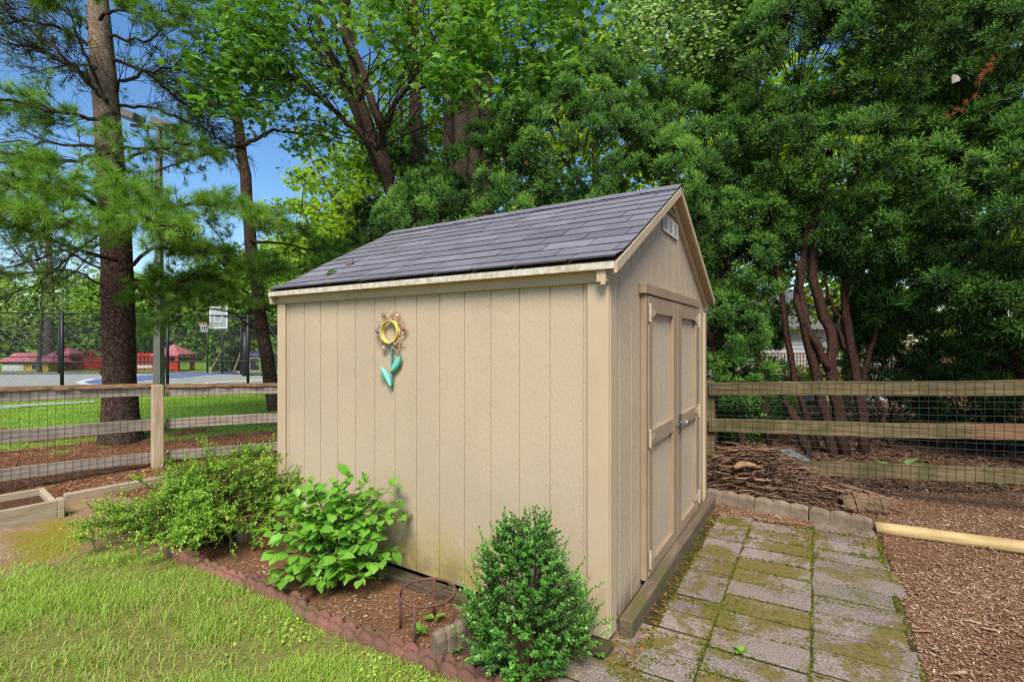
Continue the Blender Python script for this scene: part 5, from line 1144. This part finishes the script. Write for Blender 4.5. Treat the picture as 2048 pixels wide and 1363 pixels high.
bgtree('tall thin trunked tree standing inside the playground at left', -27.5, 29, 12, 3, 6, 26, .25, FL, gf, .28, .5, per=40)
bgtree('small tree with spreading limbs by the yellow playground house', -26, 27, 5.5, 2.6, 3.2, 30, .2, FL, gf, .12, .35, per=40)
gu = 'low bushes behind the right fence'
for lab, px, Yd, h, cr in (('leafy bush behind the left end of the right fence', 1475, 7.2, .8, .45), ('bright bush seen between the yew trunks', 1575, 8.5, .9, .5), ('leafy bush right of the yew trunks', 1780, 7.6, .9, .55), ('low green bush under the dark yew', 1920, 7.5, .8, .5), ('green bush below the slender yew', 1440, 7.4, .75, .4)):
    x = (px - HX) / FP * Yd; z = float(gz(x, Yd)); b = A(x, Yd, z); t = thing('woodland_bush', lab, 'bush', b, 0, gu); lf, tw = MB(), MB()
    leaf_clumps(lf, tw, ball(40) * A(cr, cr, h / 2) + b + A(0, 0, h / 2), .16, 22, .06, (OV, OF), [spline([b, b + A(0, 0, h * .7)], 5)], .8, .35, .25, .1, .004); lf.build('foliage', M['maple'], t, b); tw.build('stems', M['twig'], t, b)

# ------------------------------------------------------------------ court, chain link, playground, house
def gp(px, Yd): x = (px - HX) / FP * Yd; return A(x, Yd, float(gz(x, Yd)))
def sheet(name, poly, z_off, mat, label, cat):
    mb = MB(); poly = np.array(poly); n = len(poly); c = poly.mean(0); V = []; k = 10
    for j in range(k + 1): V += [np.append(c + (p - c) * j / k, 0) for p in poly]
    V = np.array(V); V[:, 2] = gz(V[:, 0], V[:, 1]) + z_off
    F = [[n * j + i, n * j + (i + 1) % n, n * j + n + (i + 1) % n, n * j + n + i] for j in range(k) for i in range(n)]; mb.add(V, F); return tag(mb.build(name, mat), label, cat, kind='structure')
def dens(P, m=8): P = np.array(P, float); return np.concatenate([P[i] + (P[(i + 1) % len(P)] - P[i]) * np.linspace(0, 1, m, endpoint=False)[:, None] for i in range(len(P))])
cA, cB, cC, cD = A(-34, 12.0), A(-5.5, 16.4), A(-9.5, 26.5), A(-38, 27)
sheet('court', dens([cA, cB, cC, cD], 14), .05, M['asphalt'], 'grey green sports court beyond the lawn', 'court')
def GG(px, py):
    Yd = 14.0
    for _ in range(30): Yd = .5 * Yd + .5 * (HC - float(gz((px - HX) / FP * Yd, Yd)) - .07) * FP / (py - HY)
    return A((px - HX) / FP * Yd, Yd)
def outline(lst, m=5): return np.array(dens([GG(*p) for p in lst], m))
key = outline([(168, 763), (192, 757.5), (240, 753.5), (320, 748.5), (400, 744.5), (470, 742), (476, 746), (400, 752), (320, 758.5), (250, 764.5), (200, 767), (176, 766)])
kc = key.mean(0); big = np.array([p + unit(p - kc) * .16 for p in outline([(158, 763.5), (186, 756.5), (240, 752.7), (320, 747.8), (400, 743.9), (474, 741.5), (482, 746), (400, 752.8), (320, 759.6), (250, 765.6), (196, 768.6), (168, 767)])])
sheet('court_line_marking', big, .062, M['court_line'], 'white painted outline of the blue court key', 'court marking'); sheet('court_key_marking', key, .074, M['court_blue'], 'blue painted key area on the court', 'court marking')
sheet('court_line_marking', outline([(300, 770.5), (420, 764), (530, 757.5), (530, 759), (420, 765.8), (300, 772.5)]), .062, M['court_line'], 'white boundary line along the near side of the court', 'court marking')
sheet('footpath', outline([(-300, 822), (0, 806), (190, 797), (190, 800), (0, 812), (-300, 833)]), .022, M['asphalt'], 'grey footpath crossing the lawn beyond the left fence', 'path')
mb = MB(); C = []
for a in np.linspace(math.radians(100), math.radians(200), 150):
    for q in range(3): r = rng.uniform(56, 66); C.append(A(math.cos(a) * r, math.sin(a) * r * .95 + 4, 0) + A(0, 0, rng.uniform(.0, 7.5)))
leaf_clumps(mb, None, np.array(C), rng.uniform(1.6, 2.8, len(C)), 70, .55, (DV, DF), [], .8, .5, .22, .3); tag(mb.build('far_woods', M['bg_leaf_far']), 'far off wood closing the view behind the playground', 'woods', kind='stuff')
def chainlink(label, p, q, hgt, posts, name='chain_link_fence', pr=.045, wr=.0062):
    p, q = A(*p), A(*q); d = q - p; ln = np.linalg.norm(d); u = d / ln; z0 = lambda s: float(gz(*(p + u * s))); t = thing(name, label, 'fence', (*p, z0(0)), 0, 'black chain link fences round the court'); o = A(*p, z0(0))
    W = lambda s, h: A(*(p + u * s), z0(s) + h)
    for s in posts: MB().tube([W(s, -.1), W(s, hgt + .05)], pr, 8).build('post', M['fence_black'], t, o, smooth=True)
    for h in (.06, hgt * .38, hgt): MB().tube([W(s, h) for s in np.linspace(0, ln, 12)], pr * .55, 6).build('rail', M['fence_black'], t, o, smooth=True)
    mb = MB(); st = .075; s = -hgt; Q0, Q1 = [], []
    while s < ln:
        for a, b in (((s, 0), (s + hgt, hgt)), ((s + hgt, 0), (s, hgt))):
            (s0, h0), (s1, h1) = a, b
            if s0 > s1: s0, s1, h0, h1 = s1, s0, h1, h0
            c0, c1 = max(0, s0), min(ln, s1)
            if c1 <= c0: continue
            f0, f1 = (c0 - s0) / (s1 - s0), (c1 - s0) / (s1 - s0); Q0.append(W(c0, h0 + (h1 - h0) * f0)); Q1.append(W(c1, h0 + (h1 - h0) * f1))
        s += st
    twigs(mb, np.array(Q0), np.array(Q1), wr); mb.build('wire_mesh', M['fence_black'], t, o)
n0, n1 = gp(-420, 13.2)[:2], gp(700, 16.6)[:2]; nd_ = unit(n1 - n0)
def s_at(px):                                         # distance along the near fence for an image column
    k = (px - HX) / FP; return (k * n0[1] - n0[0]) / (nd_[0] - k * nd_[1])
chainlink('near black chain link fence between the lawn and the court', n0, n1, 2.35, [s_at(p) for p in (-90, 124, 335, 496, 620)])
f0, f1 = gp(-300, 24)[:2], gp(415, 25.5)[:2]; f2 = gp(600, 22)[:2]; lf_ = np.linalg.norm(f1 - f0)
chainlink('far black chain link fence along the playground', f0, f1, 2.4, [lf_ * k for k in (.12, .57, .79, 1)], wr=.006); chainlink('far black chain link fence behind the basketball hoop', f1 + A(.2, 0), f2, 2.4, [1.0, 2.6, 4.5], wr=.006)
# flood light pole
lpz = gp(318, 13.3); fl = thing('floodlight_pole', 'tall square dark light pole with two flood lamps', 'light pole', lpz)
mb = MB(); mb.add([(x * r, y * r, z) for z, r in ((-.1, .10), (7.35, .05)) for x, y in ((-1, -1), (1, -1), (1, 1), (-1, 1))], [[0, 1, 5, 4], [1, 2, 6, 5], [2, 3, 7, 6], [3, 0, 4, 7], [4, 5, 6, 7]]); mb.build('pole', M['pole'], fl); MB().box((-.06, -.10, .35), (.06, -.0905, .62), bev=.002).build('access_cover', M['pole'], fl)
MB().tube([(-.75, 0, 7.35), (.45, 0, 7.2)], .05, 8).build('cross_arm', M['pole'], fl)
for dx, z in ((-.62, 7.5), (.36, 7.22)):
    mb = MB(); c, s_ = math.cos(.35), math.sin(.35); R3 = np.array([[c, 0, s_], [0, 1, 0], [-s_, 0, c]]); mb.box((-.30, -.22, -.10), (.30, .22, .10), R3, A(dx, -.25, z), bev=.02); mb.build('flood_lamp', M['pole'], fl)
# basketball hoop
hp = gp(491, 23); hoop = thing('basketball_hoop', 'basketball hoop on a thick black pole at the court end', 'basketball hoop', hp)
MB().tube([(0, 0, -.1), (0, 0, 2.1)], .15, 12).build('pole', M['fence_black'], hoop, smooth=True)
MB().tube(spline([(0, 0, 2.05), (.15, 0, 2.3), (.1, 0, 2.6), (-.6, 0, 2.75), (-.95, 0, 2.85)], 14), .06, 8).build('arm', M['fence_black'], hoop, smooth=True)
mb = MB(); mb.box((-1.62, -.03, 2.32), (-.86, -.01, 3.26)); bdm = mb.build('backboard', M['acrylic'], hoop)
mb = MB()
for lo, hi in (((-1.66, -.05, 2.28), (-1.60, .0, 3.30)), ((-.88, -.05, 2.28), (-.82, 0, 3.30)), ((-1.60, -.05, 2.28), (-.88, 0, 2.34)), ((-1.60, -.05, 3.24), (-.88, 0, 3.30)), ((-1.42, -.06, 2.55), (-1.06, -.031, 2.59)), ((-1.42, -.06, 2.86), (-1.06, -.031, 2.90)), ((-1.42, -.06, 2.59), (-1.38, -.031, 2.86)), ((-1.10, -.06, 2.59), (-1.06, -.031, 2.86))): mb.box(lo, hi)
mb.build('backboard_frame', M['white'], bdm)
a = np.linspace(0, 2 * PI, 25)[:-1]; rimc = A(-1.72, -.32, 2.52); MB().tube(np.stack([rimc[0] + .23 * np.cos(a), rimc[1] + .23 * np.sin(a), np.full(24, rimc[2])], -1), .02, 6, closed=True).build('rim', M['orange'], hoop, smooth=True)
mb = MB()
for k in range(12):
    t = 2 * PI * k / 12
    for dd in (.5, -.5): mb.tube([rimc + A(.23 * math.cos(t), .23 * math.sin(t), 0), rimc + A(.17 * math.cos(t + dd * .5), .17 * math.sin(t + dd * .5), -.2), rimc + A(.12 * math.cos(t + dd), .12 * math.sin(t + dd), -.42)], .008, 4, cap=False)
mb.build('net', M['white'], hoop)
# playground
def pyramid(mb, w_, d_, z, h, ov=.15):
    a, b = w_ / 2 + ov, d_ / 2 + ov; mb.add([(-a, -b, z), (a, -b, z), (a, b, z), (-a, b, z), (0, 0, z + h)], [[0, 1, 4], [1, 2, 4], [2, 3, 4], [3, 0, 4]]); mb.add([(-a, -b, z), (a, -b, z), (a, b, z), (-a, b, z), (-a, -b, z - .1), (a, -b, z - .1), (a, b, z - .1), (-a, b, z - .1)], [[0, 4, 5, 1], [1, 5, 6, 2], [2, 6, 7, 3], [3, 7, 4, 0], [4, 7, 6, 5]])
def pavilion(px, Yd, w_, hp, hr, label, low):
    b = gp(px, Yd); t = thing('play_pavilion', label, 'playground structure', b, 0, 'red roofed playground towers'); mb = MB(); pyramid(mb, w_, w_, hp, hr); mb.build('roof', M['pinkroof'], t)
    for sx in (-1, 1):
        for sy in (-1, 1): MB().box((sx * w_ / 2 - .09, sy * w_ / 2 - .09, 0), (sx * w_ / 2 + .09, sy * w_ / 2 + .09, hp - .11)).build('post', M['red'], t)
    for x0, x1 in low: MB().box((x0, -w_ / 2 - .04, .1), (x1, -w_ / 2 + .04, hp * .55)).build('panel', M['red'], t)
pavilion(348, 29, 1.3, 1.0, .58, 'red playground pavilion right of the light pole', [(-.55, -.05), (.2, .55)])
pavilion(137, 30, .75, 1.0, .45, 'small red playground tower left of the big pine trunk', [(-.28, .28)])
b = gp(180, 30.5); t = thing('play_bridge', 'long red panelled playground bridge left of the pine trunk', 'playground structure', b); MB().box((-1.0, -.05, .0), (1.0, .05, .82), bev=.02).build('panel', M['red'], t)
for x in (-1.1, .12, 1.1): MB().box((x - .08, -.07, 0), (x + .08, .07, 1.15)).build('post', M['red'], t)
MB().tube([(-1.1, -.02, 1.08), (1.1, -.02, 1.08)], .04, 8).build('handrail', M['red'], t)
b = gp(288, 30); t = thing('play_barrier', 'red barred playground barrier between pine trunk and light pole', 'playground structure', b)
for x in np.linspace(-1.0, .9, 9): MB().box((x - .07, -.05, 0), (x + .07, .05, 1.05)).build('bar', M['red'], t)
MB().box((-1.05, -.06, .12), (.95, -.051, .3)).build('rail', M['white'], t); MB().box((-1.05, -.06, .86), (.95, -.051, 1.0)).build('rail', M['red'], t)
b = gp(72, 29); t = thing('playground_house', 'low yellow playground house with faded red roof', 'playhouse', b)
MB().box((-1.4, -.6, 0), (1.3, .6, .48)).build('wall', M['yellowwall'], t); MB().box((-1.35, -.64, .02), (-.1, -.605, .42)).build('pale_panel', M['white'], t); f = MB().box((.35, -.64, .08), (.70, -.605, .45)).build('window', M['white'], t); MB().box((.40, -.66, .13), (.65, -.645, .40)).build('pane', M['glass'], f)
mb = MB(); mb.add([(-1.7, -.75, .48), (1.6, -.75, .48), (1.6, .75, .48), (-1.7, .75, .48), (-1.2, 0, 1.05), (1.0, 0, 1.05)], [[0, 1, 5, 4], [2, 3, 4, 5]]); mb.add([(1.6, -.75, .48), (1.6, .75, .48), (1.0, 0, 1.05), (-1.7, .75, .48), (-1.7, -.75, .48), (-1.2, 0, 1.05)], [[0, 1, 2], [3, 4, 5]]); mb.build('roof', M['pinkroof'], t)
b = gp(520, 29); t = thing('playhouse', 'white playhouse with purple roof left of the shed corner', 'playhouse', b); MB().box((-.75, -.5, 0), (.9, .5, .95)).build('wall', M['white'], t)
mb = MB(); mb.add([(-.85, -.6, .95), (1.0, -.6, .95), (1.0, .6, .95), (-.85, .6, .95), (-.6, 0, 1.55), (.75, 0, 1.55)], [[0, 1, 5, 4], [2, 3, 4, 5], [1, 2, 5, 5][:3] + [5] if False else [2, 5, 1, 1][:3] + [1]]) if False else mb.add([(-.85, -.6, .95), (1.0, -.6, .95), (1.0, .6, .95), (-.85, .6, .95), (-.6, 0, 1.55), (.75, 0, 1.55)], [[0, 1, 5, 4], [2, 3, 4, 5]]); mb.add([(1.0, -.6, .95), (1.0, .6, .95), (.75, 0, 1.55), (-.85, .6, .95), (-.85, -.6, .95), (-.6, 0, 1.55)], [[0, 1, 2], [3, 4, 5]]); mb.build('roof', M['purple'], t)
MB().box((-.3, -.53, .1), (.2, -.505, .75)).build('door', M['glass'], t)
b = gp(466, 28); t = thing('swing_frame', 'pale wooden swing frame right of the basketball pole base', 'swing set', b)
for x in (-.5, .6):
    for y in (-.7, .7): MB().tube([(x * 1.2 - .3, y, 0), (x, 0, 1.5)], .045, 8).build('leg', M['tan'], t)
MB().tube([(-.55, 0, 1.5), (.65, 0, 1.5)], .05, 8).build('beam', M['tan'], t)
# neighbouring house seen through the yews
b = A(13.2, 23, float(gz(13.2, 23))); hs = thing('neighbour_house', 'pale grey clapboard house with a deck seen through the yew trunks', 'house', b); zf = 1.35 - b[2]
mb = MB()
for k in range(19): z = -.2 + k * .19; mb.add([(-5, -.0, z), (5, -.0, z), (5, .03, z + .19), (-5, .03, z + .19), (-5, .03, z), (5, .03, z)], [[0, 1, 2, 3], [4, 5, 1, 0]])
mb.box((-5, .05, -.3), (5, 7, 3.4)); mb.build('wall', M['housewall'], hs)
mb = MB(); mb.add([(-5.4, -.5, 3.35), (5.4, -.5, 3.35), (5.4, 3.5, 5.6), (-5.4, 3.5, 5.6), (-5.4, 7.5, 3.35), (5.4, 7.5, 3.35)], [[0, 1, 2, 3], [3, 2, 5, 4]]); mb.build('roof', M['houseroof'], hs)
for x in (-2.2, 2.6): f = MB().box((x - .5, -.05, 1.9), (x + .5, -.005, 3.0)).build('window', M['white'], hs); MB().box((x - .42, -.07, 1.98), (x + .42, -.052, 2.92)).build('pane', M['glass'], f)
dk = MB().box((-3, -2.6, zf - 1.35), (3.4, -.02, zf - 1.2)).build('deck', M['tan'], hs)
mb = MB()
for x in np.linspace(-2.9, 3.3, 48): mb.box((x - .02, -2.6, zf - 1.19), (x + .02, -2.56, zf - .45))
mb.box((-3, -2.63, zf - .45), (3.4, -2.52, zf - .38)); mb.build('deck_railing', M['tan'], dk)
for x in (-2.8, 0, 3.2): MB().box((x - .07, -2.5, -.3), (x + .07, -2.36, zf - 1.36)).build('deck_post', M['tan'], dk)
b2 = gp(1580, 19); mb = MB(); mb.box((-.35, -.3, 0), (.35, .3, .55), bev=.04); mb.box((-.38, -.33, .56), (.38, .33, .66), bev=.03)
